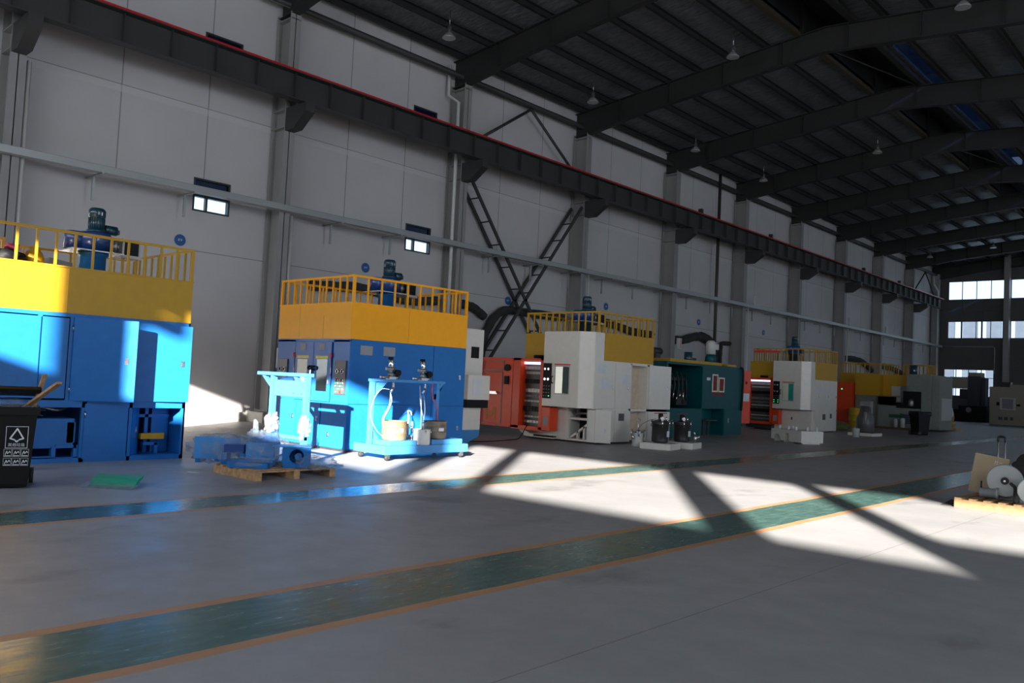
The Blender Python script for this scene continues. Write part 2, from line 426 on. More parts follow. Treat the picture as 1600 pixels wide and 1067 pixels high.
struct('ridge_vent_trim', MB().box(V0-.14, V0+.08, YB, YE, zt(V0)-.02, zt(V0)+.12), TIMB)
struct('ridge_vent_trim', MB().box(V1-.08, V1+.14, YB, YE, zt(V1)-.02, zt(V1)+.12), ROOFB)
for n in range(-2, 11):
    y = cy(n)-.2
    pts_t = [(-22.95, zt(-22.95)), (RX, zt(RX)), (1.2, zt(1.2))]
    mb = MB()
    # web, then bottom and top flanges; the haunch at the column is deeper
    low = [(-22.2, 12.55), (-19.2, zb(-19.2)), (RX, zb(RX)), (-2.2, zb(-2.2)), (1.2, zb(1.2)-.2)]
    mb.prism([(-22.95, zt(-22.95)), (-22.95, 12.5)] + low + pts_t[::-1][:-1], 'y', y-.01, y+.01)
    def strip(P, th):
        for (x0, z0), (x1, z1) in zip(P[:-1], P[1:]):
            mb.prism([(x0, z0), (x1, z1), (x1, z1+th), (x0, z0+th)], 'y', y-.14, y+.14)
    strip([(-22.95, 12.52)] + low, .025); strip([(a, b-.025) for a, b in pts_t], .025)
    for x in (-20.6, -18.2, -15.8, -13.4, -11, -8.6, -6.2, -3.8): mb.box(x-.008, x+.008, y-.13, y+.13, zb(x)+.02, zt(x)-.02)
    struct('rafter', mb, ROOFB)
x = -22.6
while x < 1.2:
    if not (V0-.1 < x < V1+.1):
        z = zt(x)
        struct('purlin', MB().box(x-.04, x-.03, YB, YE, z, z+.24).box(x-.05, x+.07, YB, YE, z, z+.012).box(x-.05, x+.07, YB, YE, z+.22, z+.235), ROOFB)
    x += 1.42
for n in range(-1, 10, 2):      # roof bracing rods under the vent
    struct('roof_tie', MB().tube([(V0, cy(n), zt(V0)), (V1, cy(n+1), zt(V1))], .03), ROOFB)
for n in range(-1, 10):
    struct('ridge_vent_post', MB().box(V0, V0+.12, cy(n)-.26, cy(n)-.14, zt(V0), 15.9).box(V1-.12, V1, cy(n)-.26, cy(n)-.14, zt(V1), 15.9), ROOFB)

# columns on the left wall
def column(n):
    y1 = cy(n); y0 = y1-.36; x0, x1 = -22.95, -22.2
    mb = MB().box(x1-.025, x1, y0, y1, .0, 12.6).box(x0, x0+.025, y0, y1, 0, 12.6).box(x0, x1, (y0+y1)/2-.012, (y0+y1)/2+.012, 0, 12.6)
    for z in (9.0, 9.55, 12.4): mb.box(x0, x1, y0, y1, z-.012, z+.012)
    c = struct('column', mb, COLP)
    b = MB().prism([(-22.2, 8.88), (-21.75, 8.88), (-21.12, 9.3), (-21.12, 9.57), (-22.2, 9.57)], 'y', y0+.02, y1-.02)
    obj('crane_bracket', b, BEAM, c)
    obj('plinth', MB().box(-22.99, -21.95, y0-.28, y1+.3, 0, .32), CONC, c, bev=.02)
for n in range(-2, 10): column(n)
struct('column', MB().box(-22.9, -22.3, YE-.5, YE-.05, 0, 13.0), COLP)
# crane runway girder with its stiffeners and the red conductor rail
mb = MB().box(-21.55, -21.22, YB, 77.4, 9.59, 9.62).box(-21.62, -21.15, YB, 77.4, 10.36, 10.39).box(-21.40, -21.385, YB, 77.4, 9.62, 10.36)
y = YB+.3
while y < 77.3:
    mb.box(-21.4, -21.23, y-.006, y+.006, 9.62, 10.36).box(-21.54, -21.4, y-.006, y+.006, 9.62, 10.36); y += 1.2385
gird = thing('crane_girder', 'dark grey crane girder running along the white wall with a red strip on top', 'crane girder', (0, 0, 0))
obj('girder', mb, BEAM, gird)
obj('red_rail', MB().box(-21.18, -21.13, YB, 77.5, 10.385, 10.435), REDR, gird)
for yy in (10.1, 13.0, 36.6, 44.5, 59.1, 66.6): obj('rail_stop', MB().box(-21.5, -21.3, yy, yy+.18, 10.39, 10.72 if yy > 20 else 10.5), BEAM, gird)
# eave strut and the sheet-metal gutter line above it
struct('eave_strut', MB().tube([(-22.55, YB, 12.93), (-22.55, YE, 12.93)], .11, 12), BEAM)
# bracing in two bays
CB = MB
def ladder(p, q, n, name='brace'):
    p, q = Vector(p), Vector(q); mb = MB(); d = (q-p).normalized()
    for x in (-22.28, -22.86):
        A, B = Vector((x, p.y, p.z)), Vector((x, q.y, q.z)); nn = Vector((0, -d.z, d.y))*.06; s = Vector((.035, 0, 0))
        V = [mb.bm.verts.new(c) for c in (A-nn-s, A+nn-s, A+nn+s, A-nn+s, B-nn-s, B+nn-s, B+nn+s, B-nn+s)]
        for f in ((0,3,2,1),(4,5,6,7),(0,1,5,4),(1,2,6,5),(2,3,7,6),(3,0,4,7)): mb.bm.faces.new([V[i] for i in f])
    for i in range(1, n):
        c = p.lerp(q, i/n); mb.tube([(-22.28, c.y, c.z), (-22.86, c.y, c.z)], .028, 6)
    return struct(name, mb, BEAM)
ladder((0, 21.25, 9.3), (0, 28.2, .5), 11); ladder((0, 28.15, 9.3), (0, 21.2, .3), 11)
for a in (21.2, 73.2):
    struct('brace', MB().tube([(-22.5, a+.1, 10.4), (-22.5, a+3.6, 12.75)], .06, 8), BEAM)
    struct('brace', MB().tube([(-22.5, a+7.1, 10.4), (-22.5, a+3.6, 12.75)], .06, 8), BEAM)

# neighbouring building seen through the end windows
NB = mat('neighbour_grey_cladding', (.028, .040, .060), .6, vary=.1, scale=1)
for i, (a, b, h) in enumerate(((-45, -31.95, 13.6), (-30.9, -29.2, 13.5), (-28.1, -26.4, 13.6), (-24.8, -9, 13.5), (-8, 8, 13.6))):
    o = tag(obj('outside_building', MB().box(a, b, 122, 122.5, 0, h), NB),
        ['pale grey building outside, farthest left beyond the end windows', 'pale grey building outside behind the left end window panes', 'narrow pale grey building block outside between two bright gaps',
         'long pale grey building outside the end windows', 'pale grey building outside, farthest right beyond the end wall'][i], 'building', 'buildings outside the end windows')

# ------------------------------------------------------------------ services on the left wall
tr = thing('cable_tray', 'long galvanised cable tray running along the columns of the white wall', 'cable tray')
obj('tray', MB().box(-22.17, -21.93, YB+.05, 80.2, 6.40, 6.42).box(-21.94, -21.92, YB+.05, 80.2, 6.40, 6.57).box(-22.18, -22.16, YB+.05, 80.2, 6.40, 6.57), GALV, tr)
y = 0.75
while y < 80:
    if min(abs(y-cy(n)+.2) for n in range(0, 10)) > .6:
        obj('support_arm', MB().box(-22.2, -21.9, y-.03, y+.03, 6.36, 6.4).box(-22.95, -22.2, y-.03, y+.03, 6.36, 6.4).box(-22.56, -22.5, y-.03, y+.03, 5.75, 6.36), GALV, tr)
    y += 2.45
obj('cover', MB().box(-22.19, -21.91, YB+.05, 80.2, 6.572, 6.58), GALV, tr)
tag(obj('conduit', MB().tube([(-22.12, 80.45, 6.5), (-18.0, 80.4, 6.5), (-17.85, 80.4, 6.4), (-17.85, 80.4, 4.2)], .045, 8), GALV), 'thin conduit crossing the dark end wall below the middle windows', 'conduit')
def pipe(name, pts, r, m, label, cat, group=None): return tag(obj(name, MB().tube(pts, r, 10), m), label, cat, group)
g = 'rainwater and service pipes on the wall'
pipe('downpipe', [(-22.3, 6.36, 8.8), (-22.3, 6.36, .33)], .055, PVC, 'white pipe on the right edge of the leftmost column', 'pipe', g)
pipe('downpipe', [(-22.35, 13.86, 6.35), (-22.35, 13.86, 2.3)], .055, PVC, 'white pipe dropping from the tray beside the grey box', 'pipe', g)
pipe('downpipe', [(-22.8, 20.5, 13.3), (-22.8, 20.5, 12.15), (-22.4, 20.66, 11.85), (-22.4, 20.66, .33)], .065, PVC, 'white pipe with a bend near the roof on the third column', 'pipe', g)
pipe('conduit', [(-22.12, 28.62, 6.4), (-22.12, 28.62, 4.0)], .04, PVC, 'white conduit dropping from the tray behind the cream machine with the open doors', 'conduit', g)
pipe('conduit', [(-22.1, 43.5, 6.39), (-22.1, 43.5, .33)], .05, PVC, 'pale conduit dropping from the tray beside the teal machine', 'conduit', g)
pipe('downpipe', [(-22.38, 40.3, 13.4), (-22.38, 40.3, 0)], .09, BEAM, 'dark full-height pipe between columns above the teal machine', 'pipe', g)
pipe('conduit', [(-22.1, 58.38, 6.39), (-22.1, 58.38, .33)], .05, PVC, 'pale conduit dropping from the tray near the grey-yellow machine', 'conduit', g)
pipe('downpipe', [(-22.3, 78.6, 12.6), (-22.3, 78.6, 11.9), (-22.3, 79.9, 11.4), (-22.3, 79.9, 0)], .07, PVC, 'white pipe in the far corner of the hall', 'pipe', g)

def smooth(pts, n=8):
    P = [Vector(p) for p in pts]; P = [P[0]*2-P[1]] + P + [P[-1]*2-P[-2]]; out = []
    for i in range(1, len(P)-2):
        for k in range(n):
            t = k/n; a, b, c, d = P[i-1:i+3]
            out.append(.5*((2*b) + (c-a)*t + (2*a-5*b+4*c-d)*t*t + (3*b-3*c+d-a)*t**3))
    out.append(P[-2]); return out
def duct(pts, r, label):
    S = smooth([(XW+r*1.3, y, z) for y, z in pts], 8)
    rr = [r*(1+.22*noise.noise(Vector((i*.7, r*9, pts[0][0])))) for i in range(len(S))]
    return tag(obj('lagged_duct', MB().tube(S, rr, 10), DUCT), label, 'duct', 'black ducts along the wall')
duct([(15.0, 4.35), (17, 4.5), (19, 4.3), (20.45, 4.42)], .16, 'black sagging duct on the wall behind the orange railing')
duct([(21.35, 4.45), (22.2, 4.4), (22.6, 4.25), (22.95, 4.05)], .16, 'short black duct between the third column and the crossed braces')
duct([(22.75, .8), (22.85, 2.6), (23.1, 3.5), (23.9, 4.35), (25.4, 4.45), (27.9, 4.45)], .17, 'black duct curving up behind the crossed braces')
duct([(28.85, 4.45), (31, 4.5), (33.2, 4.25), (34.8, 4.22)], .17, 'black duct on the wall behind the yellow railing of the open cream machine')
duct([(36.4, 4.1), (37.6, 4.15), (38.8, 4.4), (39.8, 4.45), (40.6, 4.1), (40.95, 3.4), (41.0, 2.4)], .22, 'black arched duct on the wall above the teal machine')
duct([(42.85, 4.3), (42.4, 4.28), (41.9, 4.2), (41.8, 3.6), (41.8, 2.8)], .12, 'thin black bent duct above the right end of the teal machine')
duct([(58.75, 3.4), (59.0, 4.2), (61, 4.4), (63.5, 4.2), (65.0, 3.7)], .2, 'black arched duct on the far wall above the red cabinet')
duct([(66.1, 4.1), (68, 4.1), (70, 4.0), (72.4, 3.7)], .2, 'black duct on the far wall above the yellow boxes')

def sign(y, z, label, r=.165, t=''):
    s = thing('round_sign', label, 'sign', (XW+.02, y, z), 0, 'round blue signs on the white wall')
    obj('disc', MB().lathe([(r, 0), (r, .012), (r-.008, .016)], ax='x', seg=28), SIGNB, s)
    f = MB()
    for a, b, c, d in ((-.06, -.045, -.03, .035), (-.06, -.02, .02, .035), (-.035, -.02, -.03, .035), (.01, .065, -.005, .008), (.03, .042, -.03, .035), (.0, .06, .022, .034)): f.box(.0165, .019, a, b, c, d)
    obj('marking', f, SIGNW, s); return s
sign(10.70, 5.16, 'round blue sign on the wall above the right end of the yellow-topped blue machine')
sign(17.25, 5.24, 'round blue sign above the orange railing, left of the third column')
sign(24.45, 4.85, 'round blue sign behind the crossing of the dark braces')
sign(31.15, 5.27, 'round blue sign above the yellow railing of the open-doored cream machine')
sign(39.6, 5.25, 'round blue sign on the wall above the teal machine')
sign(47.3, 5.27, 'round blue sign above the farther cream machine')
bx = thing('distribution_box', 'grey electrical box on the second column above a red box', 'electrical box', (-22.0, 13.85, 1.66))
obj('box', MB().box(-.15, .2, -.35, .4, 0, .6), GRYP, bx, bev=.01); obj('door', MB().box(.2, .215, -.31, .36, .04, .56), GRYP, bx); obj('latch', MB().box(.215, .23, .22, .27, .26, .34), DGREY, bx)
obj('cable', MB().tube(smooth([(0, .1, 0), (.1, .15, -.5), (.12, .22, -1.0), (.1, .2, -1.3)], 6), .03), BLK, bx)
fb = thing('fire_extinguisher_box', 'dark red fire extinguisher box on the floor below the grey electrical box', 'fire box', (-21.62, 13.6, 0))
obj('case', MB().box(-.2, .2, -.22, .27, 0, .74), FIRE, fb, bev=.012); obj('lid', MB().box(-.21, .21, -.23, .28, .70, .75), FIRE, fb); obj('lock', MB().box(.2, .215, -.18, -.12, .05, .12), SIGNW, fb)
for y, l in ((28.75, 'small pale switch box on the fourth column beside the yellow railing'), (44.35, 'white switch box above the tray on the sixth column'), (58.9, 'white switch box above the tray on the eighth column'), (66.3, 'white switch box above the tray on the ninth column')):
    z = 3.6 if y < 30 else 6.6
    if y < 30: y = 36.3
    b = thing('switch_box', l if y > 40 else 'pale switch box with a poster on the fifth column behind the teal machine', 'switch box', (-22.14, y, z), 0, 'switch boxes on the columns')
    obj('box', MB().box(-.06, .06, -.16, .16, 0, .55), PVC, b, bev=.008); obj('stripe', MB().box(.061, .064, .02, .06, .05, .5), REDT if y < 40 else MIDG, b)

# high-bay lamps under the roof
def lamp(x, y, z, label, src=[]):
    if not src:
        l = thing('high_bay_lamp', label, 'lamp', (x, y, z), 0, 'high-bay lamps under the roof')
        obj('shade', MB().lathe([(.23, 0), (.225, .02), (.16, .12), (.09, .19), (.07, .2)], seg=24), GALU, l)
        obj('ballast', MB().lathe([(.075, .2), (.08, .21), (.08, .38), (.05, .42)], seg=16), DGREY, l)
        obj('hanger', MB().tube([(0, 0, .42), (0, 0, .98)], .012, 6), STEEL, l)
        src.append(l); return l
    return dup(src[0], (x, y, z), 0, label)
for x, y, l in ((-20.6, 18.4, 'grey bell lamp under the roof, nearest the left wall and the third column'), (-14.5, 26.7, 'bright grey bell lamp hanging halfway across the left roof slope'),
                (-20.5, 26.3, 'small bell lamp near the wall before the fourth column'), (-20.6, 34.6, 'bell lamp near the wall before the fifth column'),
                (-7.0, 26.9, 'grey bell lamp on the right roof slope, at the top right of the photo'), (-14.5, 41.5, 'bell lamp in the sixth bay halfway up the left roof slope'),
                (-20.5, 41.6, 'bell lamp near the wall before the sixth column'), (-20.5, 71, 'tiny bell lamp in the last bay by the far corner'), (-16, 71, 'tiny bell lamp in front of the top end windows'), (-7, 48, 'bell lamp on the right roof slope farther down the hall')):
    lamp(x, y, zt(x)-.72, l)
# ------------------------------------------------------------------ machine pieces
def guard_rail(root, x0, x1, y0, y1, z0, z1, m, nx, ny, r=.022, skip=()):
    """top rail, corner posts and every baluster of a deck railing"""
    mb = MB()
    for y in (y0, y1): mb.box(x0-r, x1+r, y-r, y+r, z1-2*r, z1)
    for x in (x0, x1): mb.box(x-r, x+r, y0-r, y1+r, z1-2*r-.0005, z1-.0005)
    for x in (x0, x1):
        for y in (y0, y1): mb.box(x-r*1.2, x+r*1.2, y-r*1.2, y+r*1.2, z0, z1+.0005)
    g = obj('guard_rail', mb, m, root)
    a, b = nx, ny
    def post(x, y): obj('baluster', MB().box(x-r*.75, x+r*.75, y-r*.75, y+r*.75, z0, z1-2*r), m, g)
    for i in range(1, a):
        for y in (y0, y1): post(x0+(x1-x0)*i/a, y)
    for i in range(1, b):
        for x in (x0, x1): post(x, y0+(y1-y0)*i/b)
    return g
def guard_rail_path(root, P, z0, z1, m, step, r=.022):
    """the same railing along a closed rectilinear path"""
    mb = MB(); n = len(P); balls = []
    for i in range(n):
        (xa, ya), (xb, yb) = P[i], P[(i+1) % n]; e = .0004*(i % 2)
        mb.box(min(xa, xb)-r, max(xa, xb)+r, min(ya, yb)-r, max(ya, yb)+r, z1-2*r-e, z1-e)
        mb.box(xa-r*1.2, xa+r*1.2, ya-r*1.2, ya+r*1.2, z0, z1+.0005)
        k = max(1, round((abs(xb-xa)+abs(yb-ya))/step))
        balls += [(xa+(xb-xa)*j/k, ya+(yb-ya)*j/k) for j in range(1, k)]
    g = obj('guard_rail', mb, m, root)
    for x, y in balls: obj('baluster', MB().box(x-r*.75, x+r*.75, y-r*.75, y+r*.75, z0, z1-2*r), m, g)
    return g
def mixer(root, x, y, z, mdrum, s=1.0, plinth=None):
    """belt-driven mixing head on the deck: pedestal, drum, upright motor, control cage"""
    if plinth: obj('deck_plinth', MB().box(x-.5, x+.5, y-.45, y+.45, z, z+.12), plinth, root)
    obj('pedestal', MB().lathe([(.21*s, 0), (.21*s, .36*s), (.25*s, .38*s), (.25*s, .42*s)], (x, y, z), seg=24), mdrum, root)
    obj('flange_plate', MB().box(x-.32*s, x+.32*s, y-.46*s, y+.40*s, z+.42*s, z+.44*s), STEEL, root)
    d = obj('drum', MB().lathe([(.27*s, .44*s), (.27*s, .74*s), (.25*s, .77*s)], (x, y, z), seg=28), DBLUE, root)
    obj('side_drum', MB().lathe([(.17*s, .46*s), (.17*s, .74*s), (.15*s, .76*s)], (x-.05, y-.30*s, z), seg=20), DBLUE, d)
    mo = obj('motor', MB().lathe([(.16*s, .78*s), (.16*s, .82*s), (.125*s, .84*s), (.125*s, 1.05*s), (.14*s, 1.06*s), (.14*s, 1.17*s), (.11*s, 1.21*s)], (x, y+.02, z), seg=24), MOTOR, root)
    fin = MB()
    for k in range(20):
        a = 2*PI*k/20; c, sn = math.cos(a), math.sin(a)
        fin.tube([(x+c*.128*s, y+.02+sn*.128*s, z+.85*s), (x+c*.128*s, y+.02+sn*.128*s, z+1.04*s)], .008*s, 4)
    obj('cooling_fins', fin, MOTOR, mo)
    obj('rating_plate', MB().box(x+.128*s, x+.137*s, y-.01, y+.06, z+1.08*s, z+1.14*s), SIGNW, mo)
    obj('terminal_box', MB().cyl((x, y+.16*s, z+.86*s), (x, y+.36*s, z+.86*s), .085*s, seg=16).box(x-.06, x+.06, y+.34*s, y+.40*s, z+.80*s, z+.88*s), MOTOR, root)
    c = MB(); y0, y1, z0, z1 = y+.42*s, y+.74*s, z+.42*s, z+.74*s
    for xx in (x-.16, x+.18):
        c.frame(y0, y1, z0, z1, .025, xx-.012, xx+.012)
    c.box(x-.16, x+.18, y0, y0+.025, z1-.025, z1).box(x-.16, x+.18, y1-.025, y1, z1-.025, z1).box(x-.17, x+.19, y0-.02, y1+.02, z0-.03, z0)
    cg = obj('control_cage', c, GRYP, root)
    obj('resistor_bank', MB().box(x-.14, x+.16, y0+.03, y1-.03, z0+.03, z1-.04), BLK, cg)
    obj('valves', MB().cyl((x+.1, y+.33*s, z+.48*s), (x+.1, y+.33*s, z+.70*s), .04*s, seg=12).box(x+.02, x+.12, y+.28*s, y+.38*s, z+.55*s, z+.6*s), STEELD, root)
    obj('cage_legs', MB().box(x+.1, x+.14, y0+.02, y0+.06, z, z0).box(x+.1, x+.14, y1-.06, y1-.02, z, z0), YEL if s >= 1 else ORY, cg)
def lock(parent, x, y, z, m=STEEL, along='y', w=.055, h=.10):
    """flush door lock on a face looking to +x ('y') or to -y ('x')"""
    if along == 'y': o = obj('lock', MB().box(x, x+.008, y-w/2, y+w/2, z-h/2, z+h/2).box(x+.008, x+.016, y-.012, y+.016, z-.03, z+.03), m, parent)
    else: o = obj('lock', MB().box(x-w/2, x+w/2, y-.008, y, z-h/2, z+h/2).box(x-.012, x+.016, y-.016, y-.008, z-.03, z+.03), m, parent)
    return o

# ------------------------------------------------------------------ blue machine at the left edge
def blue_machine_near():
    R = thing('blue_machine', 'yellow-topped blue machine with open lower doors, behind the black bin at the left edge', 'machine', (-13.87, 3.4, 0))
    W, D = 3.35, 2.75
    E, N = 2.0, .9                                                                                                   # the back corner beyond the frame steps in
    mb = MB().box(-E, -.0, 0, .03, .06, 2.33).box(-D, 0, W-.03, W, .04, 2.33).box(-D, -D+.03, N, W, .06, 2.33).box(-D, -E, N, N+.03, .06, 2.33).box(-E, -E+.03, 0, N, .06, 2.33)
    mb.box(-D, 0, N, W, 2.27, 2.33).box(-D, 0, N, W, .93, .97).box(-D, -.06, N, W, .05, .08).box(-E, 0, 0, N, 2.27, 2.33).box(-E, 0, 0, N, .93, .97).box(-E, -.06, 0, N, .05, .08)                        # top, middle and floor sheets
    for y in (0, .94, 1.40, 2.36, W-.06): mb.box(-.06, 0, y, y+.06, .97, 2.27)
    for y, w in ((0, .06), (.86, .08), (1.66, .07), (2.40, .05), (W-.06, .06)): mb.box(-.06, 0, y, y+w, 0, .95)
    mb.box(-.08, 0, 0, W, 0, .07).box(-.06, 0, 0, W, .86, .93)
    obj('body', mb, BLUE, R)
    obj('upper_band', MB().prism([(-D, N), (-E, N), (-E, 0), (0, 0), (0, W), (-D, W)], 'z', 2.33, 3.04).prism([(-D-.01, N-.01), (-E-.01, N-.01), (-E-.01, -.01), (.012, -.01), (.012, W+.01), (-D-.01, W+.01)], 'z', 3.03, 3.06), YEL, R, bev=.006)
    obj('band_seam', MB().box(.0005, .002, 1.32, 1.328, 2.34, 3.03), ORY, R)
    # doors of the upper row: two closed, one standing open, one slightly open
    for a, b in ((.04, .98), (1.0, 1.38)): obj('door', MB().box(.0, .02, a, b, 1.0, 2.25), BLUE, R, bev=.004)
    def swing(y, w, ang, z0, z1, lk=True, m=BLUE, x=.005):
        d = obj('door', MB().box(0, .022, 0, w, z0, z1).box(-.02, 0, 0, w, z0, z0+.02).box(-.02, 0, 0, w, z1-.02, z1).box(-.02, 0, w-.02, w, z0, z1), m, R, loc=(x, y, 0), rz=-ang)
        if lk: lock(d, .022, w-.14, z0+(z1-z0)*.5)
        obj('hinge', MB().cyl((.0, -.012, z0+.12), (0, -.012, z0+.22), .014, seg=10).cyl((.0, -.012, z1-.22), (0, -.012, z1-.12), .014, seg=10), STEEL, d)
        return d
    swing(1.46, .92, math.radians(24), .97, 2.27); swing(2.43, .93, math.radians(3), .97, 2.27)
    # lower row
    obj('lower_panel', MB().box(.0, .012, .04, .88, .05, .92), BLUE, R, bev=.003)
    p = obj('door', MB().box(.0, .016, 1.70, 2.38, .05, .92), BLUE, R, bev=.003)
    obj('hinge', MB().cyl((.02, 1.71, .7), (.02, 1.71, .8), .012, seg=8), STEEL, p)
    swing(2.46, .40, math.radians(-52), .06, .90, True, BLUE, -.06)
    obj('tank', MB().box(-.55, -.10, .95, 1.60, .22, .68).box(-.13, -.1, 1.5, 1.62, .3, .62), BLUE, R)
    obj('foot_frame', MB().box(-.16, -.06, .94, 1.34, .05, .1).box(-.16, -.06, 1.28, 1.34, .1, .24).box(-.16, -.06, 1.34, 1.64, .22, .27).box(-.16, -.06, 1.6, 1.66, .05, .27), BLUE, R)
    obj('hoses', MB().tube(smooth([(-.5, 1.0, .75), (-.35, 1.15, .84), (-.3, 1.4, .80), (-.4, 1.6, .86)]), .025).tube(smooth([(-.4, .95, .72), (-.3, 1.1, .73), (-.3, 1.2, .71)]), .01).tube(smooth([(-.4, .95, .77), (-.3, 1.12, .80), (-.35, 1.25, .79)]), .01), STEELD, R)
    obj('inner_frame', MB().box(-.5, -.45, 2.46, 3.29, .68, .73).box(-.5, -.45, 2.86, 2.92, .08, .9).box(-.30, -.22, 2.76, 3.0, .22, .27).box(-.30, -.22, 2.95, 3.01, .05, .26).box(-.9, -.5, 3.0, 3.3, .06, .9), BLUE, R)
    obj('yellow_beam', MB().box(-.34, -.24, 2.72, 3.12, .32, .42), YEL, R)
    guard_rail_path(R, [(-.03, .03), (-.03, W-.03), (-D+.03, W-.03), (-D+.03, N+.03), (-E+.03, N+.03), (-E+.03, .03)], 3.06, 3.62, YEL, .275)
    mixer(R, -1.33, 2.15, 3.06, BLUE)
    obj('air_receiver', MB().lathe([(.02, .0), (.1, .01), (.15, .08), (.155, .2), (.12, .3), (.05, .36), (.03, .37), (.03, .42)], (-1.33, 1.22, 3.06), seg=24), YEL, R)
    obj('grey_hood', MB().prism([(1.45, 3.06), (1.95, 3.06), (1.90, 3.28), (1.52, 3.33)], 'x', -1.9, -1.5), MIDG, R)
    b = tag(obj('cloth_bundle', MB().blob((-15.1, 4.15, 3.2), (.3, .34, .145), 3, .25, 3, 2), BLK), 'black cloth bundle on the yellow-railed deck at the left edge', 'cloth')
    t = tag(obj('magenta_pouch', MB().box(-15.16, -14.98, 4.16, 4.33, 3.335, 3.43), PINK), 'small magenta pouch on the black bundle at the left edge of the deck', 'pouch')
blue_machine_near()

# ------------------------------------------------------------------ blue machine with the orange band
def blue_machine_orange():
    R = thing('blue_machine', 'blue machine with an orange band, notice plates and control panels, in the middle left', 'machine', (-13.8, 10.1, 0))
    W, D = 3.26, 2.72
    obj('body', MB().box(-D, -.02, .02, W-.0, .05, 2.30), BLUE, R)
    obj('plinth_frame', MB().box(-D+.05, -.05, .05, W-.05, 0, .06), DARK, R)
    obj('upper_band', MB().box(-D, 0, 0, W, 2.30, 3.04).box(-D-.01, .012, -.012, W+.01, 3.03, 3.06), ORY, R, bev=.006)
    sm = MB().box(-1.9, -1.892, -.002, 0, 2.31, 3.03).box(-1.0, -.992, -.002, 0, 2.31, 2.8).box(0, .002, 1.5, 1.508, 2.31, 3.03)
    obj('band_seams', sm, YEL, R)
    # side facing the aisle
    for a, b, c, d in ((.0, 2.26, .975, 2.29), (2.27, W, .975, 2.29), (.0, 1.0, .06, .965), (1.01, 2.26, .06, .965), (2.27, W, .06, .965)):
        p = obj('side_panel', MB().box(-.02, .0, a, b, c, d), BLUE, R, bev=.004)
        if a > 2.2: lock(p, 0, b-.17, 1.62 if c > .9 else .46)
    for a, b, c, d in ((.25, .56, 1.99, 2.18), (.85, 1.16, 2.0, 2.19)): obj('notice_plate', MB().box(0, .004, a, b, c, d), NOTE, R)
    # end facing the camera
    for a, b in ((-D, -1.98), (-.60, 0)): obj('end_panel', MB().box(a+.02, b-.02, .0, .02, .99, 2.28), BLUE, R, bev=.004)
    obj('header', MB().box(-D, 0, .0, .02, 2.24, 2.30), BLUE, R)
    for i, (a, b) in enumerate(((-1.96, -1.27), (-1.26, -.62))):
        d = obj('sliding_door', MB().box(a, b, -.02, .0, .99, 2.23), BLUE, R, bev=.005)
        cx = (a+b)/2
        if i == 0: obj('window', MB().box(a+.10, a+.48, -.024, -.02, 1.30, 1.86), CREAM, d)
        else: obj('window', MB().box(a+.14, b-.12, -.024, -.02, 1.2, 1.87), MGLASS, d); obj('window_backing', MB().box(a+.14, b-.12, -.021, -.0205, 1.2, 1.87), DGREY, d)
        obj('warning_label', MB().box(a+.08, a+.52, -.023, -.02, 1.88, 1.94), YTAG, d)
        obj('counter', MB().box(a+.2, a+.4, -.026, -.02, 2.06, 2.2), MIDG, d)
        hx = b-.06 if i == 0 else a+.06
        obj('handle', MB().tube(smooth([(hx, -.02, 1.64), (hx, -.09, 1.66), (hx, -.09, 1.70), (hx, -.02, 1.71)], 4), .022, 8), BLK, d)
        if i == 0: obj('closing_bar', MB().box(hx+.015, hx+.05, -.06, -.03, 1.0, 1.66), CHROME, d)
    for a in (-1.99, -.62):
        l = obj('beacon', MB().cyl((a, -.03, 1.9), (a, -.03, 2.0), .022, seg=10), REDT, R)
        obj('lead', MB().tube([(a, -.015, 1.88), (a, -.015, 1.35)], .012, 6), STEEL, l)
    lock(R, -.70, -.02, 1.40, STEEL, 'x', .05, .09)
    def panel(a, b, c, d, rows, knobs):
        p = obj('control_panel', MB().box(a, b, -.03, 0, c, d), DGREY, R, bev=.004)
        w = b-a
        for k in range(knobs):
            x = a + w*(.28 + .46*(k % 2)) if knobs > 1 else a+w*.5
            z = d - .22 - .18*(k//2)
            obj('knob', MB().cyl((x, -.03, z), (x, -.05, z), .042, seg=16), CHROME, p); obj('knob_grip', MB().box(x-.008, x+.008, -.068, -.05, z-.035, z+.035), BLK, p)
        for r in range(rows):
            for q_ in range(4):
                x = a + w*(.17+.22*q_); z = c + .05 + .06*r
                red = r == 0 and q_ == 2
                obj('button', MB().cyl((x, -.03, z), (x, -.045, z), .034 if red else .016, seg=12), LEDR if red else (LEDG if (r+q_) % 2 else SIGNW), p)
        return p
    panel(-.46, -.09, 1.16, 1.85, 4, 4)
    panel(-D+.12, -D+.47, 1.45, 1.85, 0, 2)
    for a, b in ((-D, -1.85), (-1.84, -.93), (-.92, 0)):
        p = obj('lower_door', MB().box(a+.01, b-.01, .0, .02, .06, .965), BLUE, R, bev=.004)
        if b < 0: lock(p, b-.12, 0, .62, STEEL, 'x')
        else: lock(p, a+.3, 0, .32, STEEL, 'x')
    # switch cabinet on the far end
    e = obj('electric_cabinet', MB().box(-1.75, -.80, W+.02, W+1.38, .35, 2.84), WHT, R, bev=.01)
    obj('side_case', MB().box(-.80, -.62, W+.72, W+1.48, 1.10, 1.70), WHT, e, bev=.008); obj('case_label', MB().box(-.619, -.615, W+.88, W+1.2, 1.2, 1.6), PAPER, e)
    obj('black_panel', MB().box(-.80, -.64, W+.72, W+1.46, .90, 1.09), BLK, e)
    obj('cabinet_fan', MB().box(-.80, -.775, W+.95, W+1.2, 2.12, 2.40), BLK, e)
    obj('cabinet_lock', MB().box(-.80, -.79, W+.62, W+.74, .42, .78).cyl((-.79, W+.68, .82), (-.77, W+.68, .82), .04, seg=12), SIGNW, e)
